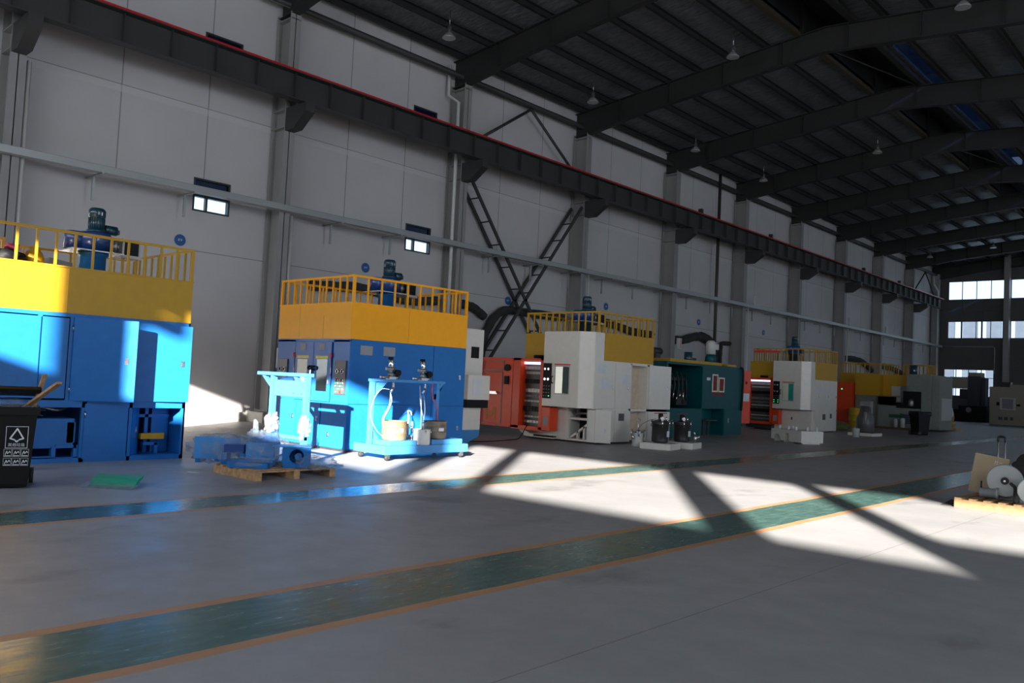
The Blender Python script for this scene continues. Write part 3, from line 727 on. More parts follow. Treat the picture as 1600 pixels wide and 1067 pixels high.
    obj('cabinet_foot', MB().prism([(W+.02, .0), (W+.9, .0), (W+1.38, .20), (W+1.38, .35), (W+.02, .35)], 'x', -1.7, -.82), BLUE2, R)
    guard_rail(R, -D+.03, -.03, .03, W-.03, 3.06, 3.62, ORY, 11, 9)
    mixer(R, -1.36, 1.95, 3.06, BLUE)
blue_machine_orange()

# ------------------------------------------------------------------ cream machines with the red-orange switch cabinets
def cream_machine(loc, label, opened, D, band, W=2.75, text_on=True):
    R = thing('cream_machine', label, 'machine', loc, 0, 'cream machines with red-orange cabinets')
    B = YEL
    # body carcass leaves an opening low at the front end when opened
    if opened:
        mb = MB().box(-D, -.32, .35, W, .95, 2.27).box(-.32, -.02, .35, 1.62, .95, 2.27).box(-D, -1.0, .14, W, .05, .95).box(-.32, -.02, .14, 1.62, .05, .95)
        mb.box(-1.0, -.32, .12, W, .05, .10).box(-1.0, -.32, W-.05, W, .05, .95)
        obj('body', mb, WHT, R)
        obj('inner_brace', MB().prism([(-1.0, .12), (-.9, .12), (-.34, .50), (-.34, .58)], 'y', .2, .28).box(-.74, -.68, .2, .28, .1, .32).box(-.52, -.46, .2, .28, .1, .46).box(-1.0, -.33, .2, .28, .62, .68), WHT, R)
        obj('inner_shade_panel', MB().box(-1.0, -.32, .66, .74, .1, .93), BLK, R)  # black panel stands in for the shade inside the low opening
        obj('inner_pumps', MB().cyl((-.85, .4, .70), (-.85, .4, .90), .06, seg=14).cyl((-.55, .5, .72), (-.55, .5, .92), .08, seg=14).tube([(-.98, .35, .78), (-.36, .35, .82)], .03), STEELD, R)
        obj('end_sheet', MB().box(-1.75, -1.0, .1, .14, .05, .95), WHT, R); obj('corner_post', MB().box(-.32, -.02, .1, .14, .05, .95), WHT, R)
        d = obj('open_door', MB().box(0, .66, -.012, .012, .06, .92), WHT, R, loc=(-.25, .06, 0), rz=math.radians(16), bev=.004)
        lock(d, .5, -.012, .38, STEEL, 'x', .05, .1)
    else:
        obj('body', MB().box(-D, -.02, .35, W, .05, 2.27), WHT, R)
        obj('skirt_panel', MB().box(-1.95, -.05, .18, .35, .05, .93), WHT, R, bev=.01)
        obj('skirt_lock', MB().box(-.95, -.89, .165, .18, .5, .62), DGREY, R)
    obj('upper_band', MB().box(-D, -.0, .35, W, 2.27, 3.0).box(-D-.01, .012, .345, W+.01, 2.99, 3.03), B, R, bev=.006)
    obj('band_end', MB().box(-D, -1.6, .05, .35, 2.27, 3.0), B, R)
    # projecting control head at the end facing the camera
    h = obj('control_head', MB().prism([(-1.58, -.35), (-.32, -.35), (.0, -.09), (.0, .34), (-1.58, .34)], 'z', .96, 3.02), WHT, R, bev=.012)
    hx0 = -1.55
    cp = obj('control_panel', MB().box(hx0, hx0+.29, -.375, -.35, 1.17, 2.14), BLK, h, bev=.004)
    for k in range(4):
        x, z = hx0+.085+.12*(k % 2), 1.98 if k < 2 else 1.70
        obj('selector_knob', MB().cyl((x, -.375, z), (x, -.40, z), .035, seg=12), CHROME, h)
    for r in range(4):
        for c in range(3):
            lit = (r == 0 and c == 2) if opened else (r in (0, 1) and c != 1)
            obj('button', MB().cyl((hx0+.055+.09*c, -.375, 1.24+.09*r), (hx0+.055+.09*c, -.388, 1.24+.09*r), .018, seg=10), LEDG if lit else MIDG, h)
    obj('window_frame', MB().box(-1.14, -.62, -.358, -.35, 1.30, 2.12), GRYP, h)
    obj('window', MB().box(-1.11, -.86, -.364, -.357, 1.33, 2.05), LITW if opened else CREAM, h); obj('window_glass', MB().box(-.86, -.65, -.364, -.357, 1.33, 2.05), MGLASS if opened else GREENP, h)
    obj('warning_strip', MB().box(-1.16, -.60, -.362, -.352, 2.10, 2.13), REDT, h)
    obj('head_handle', MB().tube(smooth([(-1.21, -.35, 1.6), (-1.21, -.41, 1.62), (-1.21, -.41, 1.76), (-1.21, -.35, 1.78)], 4), .014, 6), BLK, h)
    # aisle side
    pan = [(-.08, .87, .98, 2.25), (.88, 1.61, .98, 2.25), (.91, 1.61, .06, .93)] if opened else [(-.08, .87, .98, 2.25), (.88, 1.9, .98, 2.25), (1.91, W, .98, 2.25), (.34, 1.5, .06, .95), (1.51, W, .06, .95)]
    if opened: pan.append((.16, .90, .06, .93))
    for a, b, c, d in pan:
        p = obj('side_panel', MB().box(-.02, .012, a, b, c, d), WHT, R, bev=.004)
        if c > .9: lock(p, .012, b-.12, 1.55, STEEL, 'y', .05, .12)
    ns = ((.05, .42, 1.92, 2.17), (.22, .58, 1.52, 1.80), (1.17, 1.52, 1.65, 1.92)) if opened else ((.55, .85, 1.62, 1.95), (1.1, 1.4, 1.72, 2.0), (1.95, 2.35, 1.75, 2.05))
    for a, b, c, d in ns: obj('notice_sheet', MB().box(.012, .018, a, b, c, d), PAPER, R)
    for a, b, c, d in (((1.09, 1.35, .64, .84),) if opened else ((1.2, 1.5, .55, .8), (2.0, 2.2, .62, .82))): obj('vent', MB().box(.0, .02, a, b, c, d), DGREY, R)
    if opened:
        tan = mat('tan_inner_sheet', (.62, .50, .38), .5)
        obj('open_bay', MB().box(-.315, -.30, 1.63, W-.03, .05, 2.25), tan, R)
        obj('bay_frame', MB().box(-.3, 0, 1.62, 1.67, .05, 2.25).box(-.3, 0, W-.28, W, .05, 2.25).box(-.3, 0, 1.62, W, 2.2, 2.27).box(-.3, 0, 1.62, W, .90, .97), WHT, R)
        for z0, z1 in ((.97, 2.24), (.06, .90)):
            d = obj('open_door', MB().box(-.012, .012, 0, 1.05, z0, z1), WHT, R, loc=(.02, W-.22, 0), rz=math.radians(-4), bev=.004)
            lock(d, .012, .9, (z0+z1)/2, STEEL, 'y', .05, .1)
    obj('foot_plinth', MB().box(-D+.1, -.1, .4, W-.05, 0, .06), DARK, R)
    # switch cabinet standing at the back corner, its door swung wide
    cx0, cx1 = (-2.75, -1.60) if opened else (-3.0, -1.60)
    c = obj('switch_cabinet', MB().box(cx0, cx0+.28, -.30, .04, .28, 2.27).box(cx1-.12, cx1, -.3, .04, .28, 2.27).box(cx1, cx1+.3, -.3, .04, .28, .92).box(cx0, cx1, -.3, .04, 2.20, 2.27).box(cx0, cx1, -.3, .04, .25, .36).box(cx0, cx1, .02, .05, .28, 2.27), RED, R, bev=.006)
    obj('mounting_plate', MB().box(cx0+.28, cx1-.12, -.02, .02, .36, 2.2), DGREY, c)
    obj('tube_light', MB().box(cx0+.30, cx1-.14, -.16, -.10, 2.10, 2.17), LEDW, c)
    rows = [(2.0, .09, GRYP), (1.86, .07, GRYP), (1.62, .12, BLK), (1.36, .10, STEELD), (1.20, .06, MIDG), (1.06, .05, GRYP), (.84, .14, BLK), (.62, .05, GRYP), (.48, .07, STEELD)]
    for z, hh, mm in rows:
        n = 6; w = (cx1-.14-cx0-.30)/n
        dv = MB()
        for i in range(n):
            dv.box(cx0+.30+w*i+.006, cx0+.30+w*(i+1)-.006, -.02-.05-.03*((i*3+int(z*10)) % 3), -.02, z-hh/2, z+hh/2)
        obj('device_row', dv, mm, c)
    obj('cabinet_label', MB().box(cx1+.06, cx1+.22, -.305, -.3, .42, .66), NOTE, c)
    obj('roof_fan', MB().cyl(((cx0+cx1)/2+.15, 0, 2.27), ((cx0+cx1)/2+.15, 0, 2.37), .17, seg=18), BLK, c)
    if opened:
        dr = obj('cabinet_door', MB().box(-1.18, 0, -.02, 0, .28, 2.27).box(-1.18, -1.15, -.05, -.02, .28, 2.27).box(-1.18, 0, -.05, -.02, 2.24, 2.27).box(-1.18, 0, -.05, -.02, .28, .31), RED, R, loc=(cx0, -.30, 0), rz=math.radians(2), bev=.003)
        dd = MB()
        for a, b, z0, z1 in ((-1.10, -.32, 1.90, 2.18), (-1.10, -.36, .34, 1.86)): 
            dd.box(a, a+.02, -.04, -.02, z0, z1).box(b-.02, b, -.04, -.02, z0, z1).box(a, b, -.04, -.02, z0, z0+.02).box(a, b, -.04, -.02, z1-.02, z1)
        dd.box(-1.1, -.36, -.04, -.02, 1.20, 1.22)
        obj('door_stiffener', dd, MIDG, dr)
        obj('document_tray', MB().box(-1.02, -.5, -.10, -.03, 1.20, 1.23).box(-.8, -.55, -.09, -.04, 1.23, 1.28), STEEL, dr)
        obj('socket', MB().cyl((-.18, -.02, 1.98), (-.18, -.07, 1.98), .10, seg=16).box(-.26, -.12, -.08, -.02, 1.5, 1.74), BLK, dr)
        M = [(0, 0), (.10, 0), (.10, .30), (.20, .12), (.28, .12), (.38, .30), (.38, 0), (.48, 0), (.48, .44), (.36, .44), (.24, .22), (.12, .44), (0, .44)]
        MY = mat('dull_orange_letter', (.60, .16, .02), .5)
        obj('letter_m', MB().prism([(-.98+a*.85, .44+b*.85) for a, b in M], 'y', -.026, -.0205), MY, dr)
        obj('cabinet_stand', MB().prism([(cx0+.1, .25), (cx0+.45, .06), (-1.3, .06), (-1.3, .16), (cx0+.6, .14), (cx0+.3, .26)], 'y', -.12, .02), WHT, R)
        obj('black_tray', MB().box(-2.0, -1.3, -.15, -.0, .09, .14), BLK, R)
    else:
        obj('cabinet_stand', MB().box(cx0+.1, cx1-.1, -.1, .2, .06, .25), DARK, R)
    guard_rail(R, -D+.03, -.03, .08 if opened else .36, W-.03, 3.03, 3.60, B, 11, 10)
    return R
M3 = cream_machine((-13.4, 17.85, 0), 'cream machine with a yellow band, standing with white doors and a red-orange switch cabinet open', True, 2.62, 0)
mixer(M3, -1.7, 1.65, 3.03, MOTOR, .98)
M4 = cream_machine((-14.5, 34.5, 0), 'farther cream machine with a yellow band and closed doors, beyond the teal machine', False, 2.85, 0)
mixer(M4, -1.75, 2.1, 3.03, MOTOR, 1.0)
obj('red_banner', MB().box(-2.84, -1.6, .31, .325, 3.40, 3.50), REDT, M4)

# ------------------------------------------------------------------ teal machine
def teal_machine():
    R = thing('teal_machine', 'dark teal machine with exposed black workings and a small window, between the two cream machines', 'machine', (-14.7, 23.4, 0))
    W = 5.3
    mb = MB().box(-3, -2.2, 0, W, .0, 2.42).box(-2.2, 0, 0, .1, 0, 2.42).box(-2.2, 0, 2.3, W, .95, 2.42).box(-3, 0, 0, W, 2.42, 2.50).box(-2.2, 0, 0, 2.3, 0, .95)
    mb.box(-2.2, -.5, 2.3, W, 0.0, .95).box(-.5, 0, 3.9, W, 0, .95).box(-.5, 0, 2.3, 2.36, 0, .95)
    obj('body', mb, TEAL, R)
    wk = MB()
    random.seed(3)
    for i in range(9):
        y = .25+.22*i; z = 1.1+.3*random.random()
        wk.cyl((-.9-.4*random.random(), y, .95), (-.9-.3*random.random(), y, z+.5), .06+.05*random.random(), seg=12)
    for i in range(7): wk.tube(smooth([(-.5, .3+.28*i, 2.1+.1*random.random()), (-.35, .35+.25*i, 1.75), (-.45, .2+.3*i, 1.3)], 5), .03, 8)
    wk.box(-1.3, -.6, .2, 2.2, 1.9, 2.0).box(-.9, -.5, .5, 1.0, 1.0, 1.4).box(-.8, -.45, 1.4, 2.1, 1.05, 1.55)
    obj('workings', wk, DARK, R)
    sh = MB()
    for i in range(8): sh.cyl((-.42, .5+.21*i, 1.1+.09*(i % 3)), (-.40, .5+.21*i, 1.35+.12*(i % 4)), .022, seg=8)
    obj('piston_rods', sh, CHROME, R)
    obj('cover_panel', MB().box(0, .015, 2.32, 4.2, .97, 2.40), TEAL, R, bev=.004)
    RS = mat('dark_red_screen', (.18, .01, .012), .5)
    for a, b, c in ((2.98, 3.38, 2.18), (3.44, 3.86, 2.08)):
        f = obj('window', MB().frame(a, b, 1.55, c, .05, .015, .03), CREAM, R); obj('red_screen', MB().box(.016, .02, a+.05, b-.05, 1.6, c-.05), RS, f)
    obj('red_sill', MB().box(.016, .02, 3.0, 3.85, 1.42, 1.53), RS, R)
    obj('nameplate', MB().box(.016, .02, 2.6, 2.85, 1.95, 2.05), PAPER, R)
    obj('lower_door', MB().box(0, .015, 3.95, W-.05, .05, .93), TEAL, R, bev=.004); obj('door_latch', MB().box(.015, .03, 4.2, 4.26, .45, .62), CHROME, R)
    obj('roof_edge', MB().box(-.9, .03, .15, 3.6, 2.50, 2.60).box(-.9, .03, 4.0, 4.7, 2.50, 2.58), YEL, R)
    obj('roof_motor', MB().box(-1.2, -.8, .55, .85, 2.6, 2.78).cyl((-1.0, .6, 2.86), (-1.0, 1.1, 2.86), .13, seg=16), DARK, R)
    obj('roof_gearbox', MB().cyl((-1.0, 3.0, 2.5), (-1.0, 3.0, 2.95), .15, seg=16).box(-1.1, -.9, 3.0, 3.4, 2.5, 2.75), MOTOR, R)
    p = obj('roof_vessel_stand', MB().lathe([(.22, 0), (.2, .3), (.16, .42)], (-.6, 3.9, 2.5), seg=18), TEAL, R)
    obj('roof_vessel', MB().lathe([(.18, .42), (.18, .85), (.1, .93)], (-.6, 3.9, 2.5), seg=18).box(-.45, -.38, 3.95, 4.1, 3.1, 3.3), PVC, R)
    c = obj('switch_cabinet', MB().box(-1.0, -.1, W+.0, W+.25, .3, 2.35), BLK, R)
    d = obj('cabinet_door', MB().box(0, .03, 0, .5, .42, 2.40), RED, R, loc=(-.1, W+.1, 0), rz=math.radians(-12), bev=.006)
    obj('door_notice', MB().box(.031, .035, .06, .42, 1.25, 1.55), PAPER, d); obj('door_lock', MB().box(.031, .05, .2, .27, 1.9, 2.0), BLK, d)
    obj('cable_loom', MB().tube(smooth([(-.05, W-.3, 2.45), (.06, W-.12, 2.4), (.05, W-.1, 1.4), (.05, W-.15, .9)], 6), .04), BLK, R)
    obj('low_roof', MB().box(-2.6, -1.0, -.9, .0, 2.3, 2.55).cyl((-1.4, -.5, 2.55), (-1.4, -.5, 2.85), .14, seg=14), TEAL, R)
    obj('side_wing', MB().box(-2.6, -1.0, -.9, 0, 0, 2.3), TEAL, R)
    obj('work_stool', MB().box(-.42, -.02, 2.7, 3.5, .52, .56).box(-.3, -.24, 2.9, 2.96, 0, .52).box(-.3, -.24, 3.25, 3.31, 0, .52), mat('brown_bench', (.07, .045, .035), .7), R)
teal_machine()

# ------------------------------------------------------------------ far machines
def grey_yellow_machine():
    R = thing('grey_yellow_machine', 'long grey machine with yellow upper boxes behind the far black bin', 'machine', (-18.2, 46.6, 0))
    obj('switch_cabinet', MB().box(0, .98, -.3, .8, .1, 2.42), RED, R, bev=.01); obj('cabinet_light', MB().box(.42, .48, -.305, -.3, 2.0, 2.07), LEDG, R)
    obj('rear_band', MB().box(-.1, 1.0, .8, 3, 2.42, 2.98), YEL, R)
    obj('base', MB().box(1.05, 5.0, .1, 3.4, .12, 1.75).box(2.35, 3.5, -.15, .1, .1, 1.72), MGRY, R, bev=.01)
    obj('upper_box', MB().box(1.05, 2.36, 0, 3.4, 1.75, 2.92), YEL, R, bev=.01)
    obj('upper_box', MB().box(2.36, 3.8, .5, 3.4, 1.75, 2.92), YEL, R, bev=.01)
    obj('sliding_panel', MB().box(2.36, 3.3, -.15, .1, 1.25, 1.72), MGRY, R, bev=.01)
    obj('hatch', MB().box(2.85, 3.3, .46, .5, 1.78, 2.3), GRYP, R); obj('hatch', MB().box(3.3, 3.75, .46, .5, 1.78, 2.3), MIDG, R)
    obj('tower', MB().box(3.78, 4.98, -.1, 2.6, 1.72, 2.96).box(4.52, 4.98, -.1, 2.6, .1, 1.75).box(4.98, 5.35, .1, 2.4, .1, 2.9), MGRY, R, bev=.01)
    obj('work_window', MB().box(3.62, 4.52, -.105, -.06, 1.15, 2.05).box(3.3, 3.6, -.16, -.1, 1.15, 1.45), BLK, R)
    obj('spindle', MB().lathe([(.1, 0), (.14, .1), (.14, .25), (.08, .4)], (4.05, -.2, 1.25), seg=14), STEELD, R)
    obj('table_cover', MB().box(3.5, 4.5, -.15, -.05, .85, 1.14), MGRY, R)
    b = MB()
    for i in range(5): b.box(2.75, 4.5, -.13+.0, .08, .35+.1*i, .40+.1*i)
    obj('chip_tray', b, mat('dark_blue_tray', (.015, .03, .07), .5), R)
    obj('green_bin', MB().box(2.95, 3.6, -.2, -.14, .62, .8), mat('dark_green_bin', (.01, .07, .04), .5), R)
    obj('white_can', MB().lathe([(.1, 0), (.11, .38), (.06, .45)], (3.35, -.35, .12), seg=12).lathe([(.12, 0), (.12, .45), (.06, .5)], (3.7, -.35, .12), seg=12), GRYP, R)
    obj('skid', MB().box(1.9, 4.9, -.6, -.2, .0, .12), mat('brown_skid', (.10, .05, .03), .8), R)
    obj('side_door', MB().box(5.36, 5.38, .4, 2.2, .6, 1.75), GRYP, R)
    guard_rail(R, -.1, 2.3, .9, 3.2, 2.95, 3.56, YEL, 9, 6)
    guard_rail(R, 2.45, 3.75, 3.6, 4.95, 2.95, 3.62, YEL, 6, 5)
    obj('rear_deck', MB().box(2.4, 3.8, 3.4, 5.0, 0.1, 2.95), MGRY, R)
    obj('deck_motor', MB().cyl((3.6, 1.6, 2.92), (3.6, 1.6, 3.5), .2, seg=16), MOTOR, R)
grey_yellow_machine()
yd = thing('yellow_drum', 'yellow steel drum standing before the grey machine with yellow boxes', 'drum', (-16.72, 45.72, .0))
obj('shell', MB().lathe([(.37, 0), (.38, .02), (.38, .33), (.395, .35), (.38, .37), (.38, .66), (.395, .68), (.38, .7), (.38, 1.0), (.36, 1.03)], seg=28), YDRUM, yd); obj('bung', MB().cyl((.15, 0, 1.03), (.15, 0, 1.07), .04, seg=10), DARK, yd)
def beige_machine():
    R = thing('beige_machine', 'boxy beige machine with a square window, at the right edge of the far floor', 'machine', (-16.05, 71, 0))
    obj('body', MB().box(0, 3.4, 0, 3, 0.05, 2.9), BEIGE, R, bev=.02); obj('base', MB().box(.05, 3.35, .05, 2.9, 0, .06), DARK, R)
    f = obj('window_frame', MB().box(.72, 1.75, -.05, 0, 1.2, 2.1), GRYP, R, bev=.01); obj('window', MB().box(.86, 1.6, -.055, -.05, 1.28, 2.02), MIDG, f)
    obj('window_handle', MB().box(.5, .68, -.06, 0, 1.5, 1.75).box(1.8, 2.05, -.06, 0, 1.5, 1.65), BLK, R)
    
    for a, b in ((.62, .9), (1.0, 1.25), (1.4, 1.6)): obj('socket', MB().box(a, b, -.03, 0, .42, .66), DGREY, R)
    obj('roof_motor', MB().box(.5, 1.2, 1, 1.6, 2.9, 3.3), DARK, R); obj('top_case', MB().box(1.3, 2.4, .2, 1.6, 2.9, 3.1), BEIGE, R)
beige_machine()
def dark_press():
    R = thing('dark_press', 'dark press with a beige head in front of the low end window', 'machine', (-20.5, 77.6, 0))
    obj('beige_head', MB().box(-.05, 1.35, 0, 1.2, 2.78, 3.75).box(1.35, 2.3, .1, 1.2, 3.8, 4.15), BEIGE, R); obj('column', MB().box(1.3, 2.25, 0, 1.5, 0, 3.85).box(2.3, 2.6, .2, 1.2, 0, 3.7), mat('dark_blue_grey_machine', (.035, .038, .05), .5), R)
    obj('arm', MB().box(.65, 1.3, .2, 1.0, 1.9, 2.75), DARK, R)
    obj('bed', MB().box(-.2, 2.8, -.3, 1.6, 0, 1.35), BLK, R); obj('control_box', MB().box(.0, .7, -.4, -.3, 1.0, 1.55), mat('violet_grey_case', (.08, .075, .12), .5), R)
    obj('hand_wheel', MB().lathe([(.2, 0), (.22, .04), (.2, .08)], (1.5, -.4, 1.0), 'y', 20), STEELD, R)
dark_press()
# ------------------------------------------------------------------ wheeled bins
def wheelie_bin(loc, rz, label, opened, logo):
    R = thing('wheeled_bin', label, 'bin', loc, rz, 'black wheeled bins')
    def sec(z, w, d): return [(-w, -d, z), (w, -d, z), (w, d, z), (-w, d, z)]
    mb = MB(); prev = None
    for z, w, d in ((.02, .22, .25), (.06, .235, .26), (.9, .285, .33), (.98, .29, .335)):
        r = [mb.bm.verts.new(p) for p in sec(z, w, d)]
        if prev:
            for i in range(4): mb.bm.faces.new((prev[i], prev[(i+1)%4], r[(i+1)%4], r[i]))
        else: mb.bm.faces.new(r[::-1])
        prev = r
    inn = [mb.bm.verts.new(p) for p in sec(.98, .265, .31)]; fl = [mb.bm.verts.new(p) for p in sec(.7, .25, .29)]
    for i in range(4):
        mb.bm.faces.new((prev[i], prev[(i+1)%4], inn[(i+1)%4], inn[i])); mb.bm.faces.new((inn[i], inn[(i+1)%4], fl[(i+1)%4], fl[i]))
    mb.bm.faces.new(fl)
    obj('body', mb, BLK, R)
    obj('rim', MB().box(-.315, .315, -.365, -.32, .90, 1.0).box(-.315, .315, .32, .365, .90, 1.0).box(-.315, -.28, -.33, .33, .90, 1.0).box(.28, .315, -.33, .33, .90, 1.0), BLK, R, bev=.008)
    ld = MB().prism([(-.36, 0), (.38, 0), (.40, .03), (.30, .075), (-.30, .085), (-.38, .04)], 'x', -.31, .31)
    l = obj('lid', ld, BLK, R, bev=.008)
    l.location = (0, 0, 1.01 if not opened else 1.14); l.rotation_euler = (math.radians(-5) if opened else 0, 0, 0)
    obj('grip', MB().tube([(-.22, .42, .98), (.22, .42, .98)], .018, 8), BLK, R)
    obj('axle', MB().tube([(-.29, .26, .10), (.29, .26, .10)], .012, 6), STEEL, R)
    for s in (-1, 1): obj('wheel', MB().lathe([(.06, -.02), (.1, -.025), (.1, .025), (.06, .02)], (s*.27, .27, .10), 'x', 20), RUBBER, R)
    if opened: obj('rubbish_bag', MB().blob((-.0, -.05, .99), (.25, .28, .11), 3, .3, 4, 5), FILM, R)
    if logo:
        S = SIGNW; Mx = Matrix(((1,0,0,0),(0,0,-1,-.334),(0,1,0,0),(0,0,0,1)))
        g = MB(); y = -.008
        def P(z): return -.262-(z-.06)*.083-.004
        def ln(pts, t):
            for (a, b), (c, d) in zip(pts[:-1], pts[1:]):
                A, B = Vector((a, P(b), b)), Vector((c, P(d), d)); dd = (B-A).normalized(); n_ = dd.cross(Vector((0, 1, 0)))*t
                v = [g.bm.verts.new(q) for q in (A-n_-dd*t*.6, A+n_-dd*t*.6, B+n_+dd*t*.6, B-n_+dd*t*.6)]; g.bm.faces.new(v)
        ln([(-.03, .50), (.20, .50), (.20, .76), (-.03, .76), (-.03, .50)], .003)
        ln([(.015, .615), (.085, .735), (.155, .615)], .008); ln([(.155, .615), (.11, .60)], .008); ln([(.06, .60), (.015, .615)], .008)
        ln([(.07, .56+.03), (.085, .575+.0), (.10, .59)], .008)
        for (cx, cz) in ((-.0, .44), (.09, .44), (.18, .44), (-.0, .33), (.09, .33), (.18, .33)):
            ln([(cx-.025, cz-.02), (cx-.01, cz+.02), (cx+.0, cz-.01), (cx+.02, cz+.02), (cx+.028, cz)], .004); ln([(cx-.03, cz-.035), (cx+.03, cz-.035)], .004)
            ln([(cx-.04, cz-.045), (cx+.04, cz-.045), (cx+.04, cz+.045), (cx-.04, cz+.045), (cx-.04, cz-.045)], .0015)
        obj('printed_logo', g, S, R)
        tx = text('printed_words', '其他垃圾', .045, Matrix.Identity(4), S, R, 0)
        tx.matrix_local = Matrix.Translation((.085, P(.535)-.002, .535)) @ Matrix.Rotation(math.radians(90-4.7), 4, 'X')
    return R
BIN = wheelie_bin((-11.6, 3.40, 0), math.radians(73), 'black wheeled bin with a white printed logo and raised lid, at the left edge', True, True)
def stick(name, p, q, w, t, label):
    p, q = Vector(p), Vector(q); d = (q-p); L = d.length
    R = d.to_track_quat('Z', 'Y').to_matrix().to_4x4()
    return tag(obj(name, MB().box(-w/2, w/2, -t/2, t/2, 0, L).xform(Matrix.Translation(p) @ R), WOOD), label, 'wood offcut', 'wood offcuts in the bin')
stick('wood_offcut', (-11.58, 3.60, .80), (-11.18, 3.62, 1.405), .05, .025, 'upright thin wood offcut sticking out of the left black bin')
stick('wood_offcut', (-11.62, 3.5, .93), (-10.47, 3.55, 1.325), .06, .03, 'slanting paler wood offcut sticking out of the left black bin')
wheelie_bin((-12.1, 41.0, 0), math.radians(150), 'black wheeled bin with closed lid, far down the hall before the grey machine', False, False)

# ------------------------------------------------------------------ blue portal stand before the orange-banded machine
def portal_stand():
    R = thing('portal_stand', 'light blue steel stand with film-wrapped legs behind the pallet of blue parts', 'stand', (-12.9, 8.2, 0))
    obj('top_beam', MB().box(-1.05, .56, -.07, .10, 1.50, 1.56), BLUE2, R, bev=.005)
    ap = MB().box(-.62, .52, .0, .02, 1.14, 1.42)
    obj('apron', ap, BLUE2, R)
    obj('rivets', MB().cyl((-.4, -.002, 1.2), (-.4, 0, 1.2), .012, seg=8).cyl((.1, -.002, 1.2), (.1, 0, 1.2), .012, seg=8).cyl((.35, -.002, 1.2), (.35, 0, 1.2), .012, seg=8), STEEL, R)
    for a in (-.62, .46):
        l = obj('leg', MB().box(a, a+.09, -.045, .045, .0, 1.5).box(a-.03, a+.12, -.07, .07, 0, .012), BLUE2, R)
        obj('plastic_wrap', MB().blob((a+.045, 0, .62), (.13 if a < 0 else .08, .10, .20), 4, .75, 3.4, a), FILMW, l)
    obj('gusset', MB().prism([(-.95, 1.5), (-.85, 1.5), (-.55, 1.30), (-.55, 1.22)], 'y', -.03, .03), BLUE2, R); obj('gusset', MB().prism([(.10, 1.5), (.2, 1.5), (.48, 1.25), (.48, 1.16)], 'y', -.03, .03), BLUE2, R)
    obj('foot_bar', MB().box(-.62, .55, -.03, .03, .40, .46), BLUE2, R)
portal_stand()

# ------------------------------------------------------------------ blue cart with two pumps
def cart():
    R = thing('blue_cart', 'light blue wheeled cart with a tall gantry frame before the orange-banded machine', 'cart', (-12.6, 9.8, 0))
    obj('chassis', MB().box(-.50, .48, -.02, 2.12, .12, .28), BLUE2, R, bev=.008)
    obj('raised_deck', MB().box(-.10, .44, .12, .78, .28, .37).box(-.46, .45, 1.15, 1.98, .28, .38), BLUE2, R, bev=.006)
    for a in (.0, 1.66):
        obj('upright', MB().box(-.08, .0, a-.04, a+.04, .28, 1.5), BLUE2, R)
    obj('beam', MB().box(-.09, .01, -.06, 1.84, 1.47, 1.52), BLUE2, R)
    obj('gusset', MB().prism([(.04, 1.47), (.36, 1.47), (.04, 1.14)], 'x', -.05, -.03), BLUE2, R); obj('gusset', MB().prism([(1.62, 1.15), (1.62, 1.26), (1.82, 1.47), (1.72, 1.47)], 'x', -.07, -.01), BLUE2, R); obj('gusset', MB().prism([(.04, .28), (.3, .28), (.04, .6)], 'x', -.05, -.03), BLUE2, R)
    for x, y in ((.40, .1), (-.40, .1), (.40, 2.0), (-.40, 2.0)):
        c = obj('caster', MB().box(x-.03, x+.03, y-.05, y+.05, .1, .125).box(x-.035, x-.03, y-.035, y+.035, .04, .11).box(x+.03, x+.035, y-.035, y+.035, .04, .11), STEEL, R)
        obj('wheel', MB().lathe([(.02, -.024), (.058, -.02), (.058, .02), (.02, .024)], (x, y, .058), 'x', 18), RUBBER, c)
cart()
def pump(y, label, tube_pts, grp='pumps on the blue cart'):
    R = thing('diaphragm_pump', label, 'pump', (-12.645, y, 1.523), 0, grp)
    obj('base_block', MB().box(-.06, .06, -.07, .09, 0, .05).cyl((0, -.25, .035), (0, -.07, .035), .022, seg=10), STEEL, R)
    obj('body', MB().lathe([(.045, .05), (.06, .08), (.06, .12), (.035, .13), (.035, .18), (.075, .19), (.075, .22), (.04, .23)], seg=18).cyl((0, -.12, .20), (0, .1, .20), .03, seg=12), STEELD, R)
    obj('cylinder', MB().lathe([(.045, .23), (.05, .25), (.05, .37), (.03, .39)], seg=18), CHROME, R)
    obj('cap', MB().lathe([(.05, .38), (.055, .40), (.05, .43)], (0, -.02, 0), seg=14), BLK, R)
    obj('regulator', MB().cyl((.02, .13, .13), (.09, .13, .13), .06, seg=16).cyl((0, .15, .05), (0, .15, .1), .04, seg=12).box(-.02, .02, .06, .14, .1, .16), BLK, R)
    obj('fittings', MB().cyl((0, .08, -.18), (0, .08, .0), .022, seg=10).cyl((0, .02, -.25), (0, .08, -.16), .026, seg=10).cyl((0, .12, .02), (0, .22, .06), .02, seg=8), STEEL, R)
    h = MB()
    for P in tube_pts: h.tube(smooth(P, 8), .0065, 8)
    obj('hose', h, HOSE, R)
    return R
pump(10.24, 'silver pump with a black cap on the left of the cart beam',
     [[(0, .02, -.26), (.1, -.03, -.45), (.12, -.22, -.8), (.14, -.18, -1.05), (.2, .0, -1.17)], [(.02, .0, -.26), (.1, -.08, -.5), (.12, -.24, -.75), (.14, -.2, -1.0), (.2, -.02, -1.15)], [(0, .0, -.2), (.05, -.25, -.2), (.05, -.42, -.4), (.05, -.47, -.7), (.1, -.35, -.98), (.12, -.1, -1.16)]])
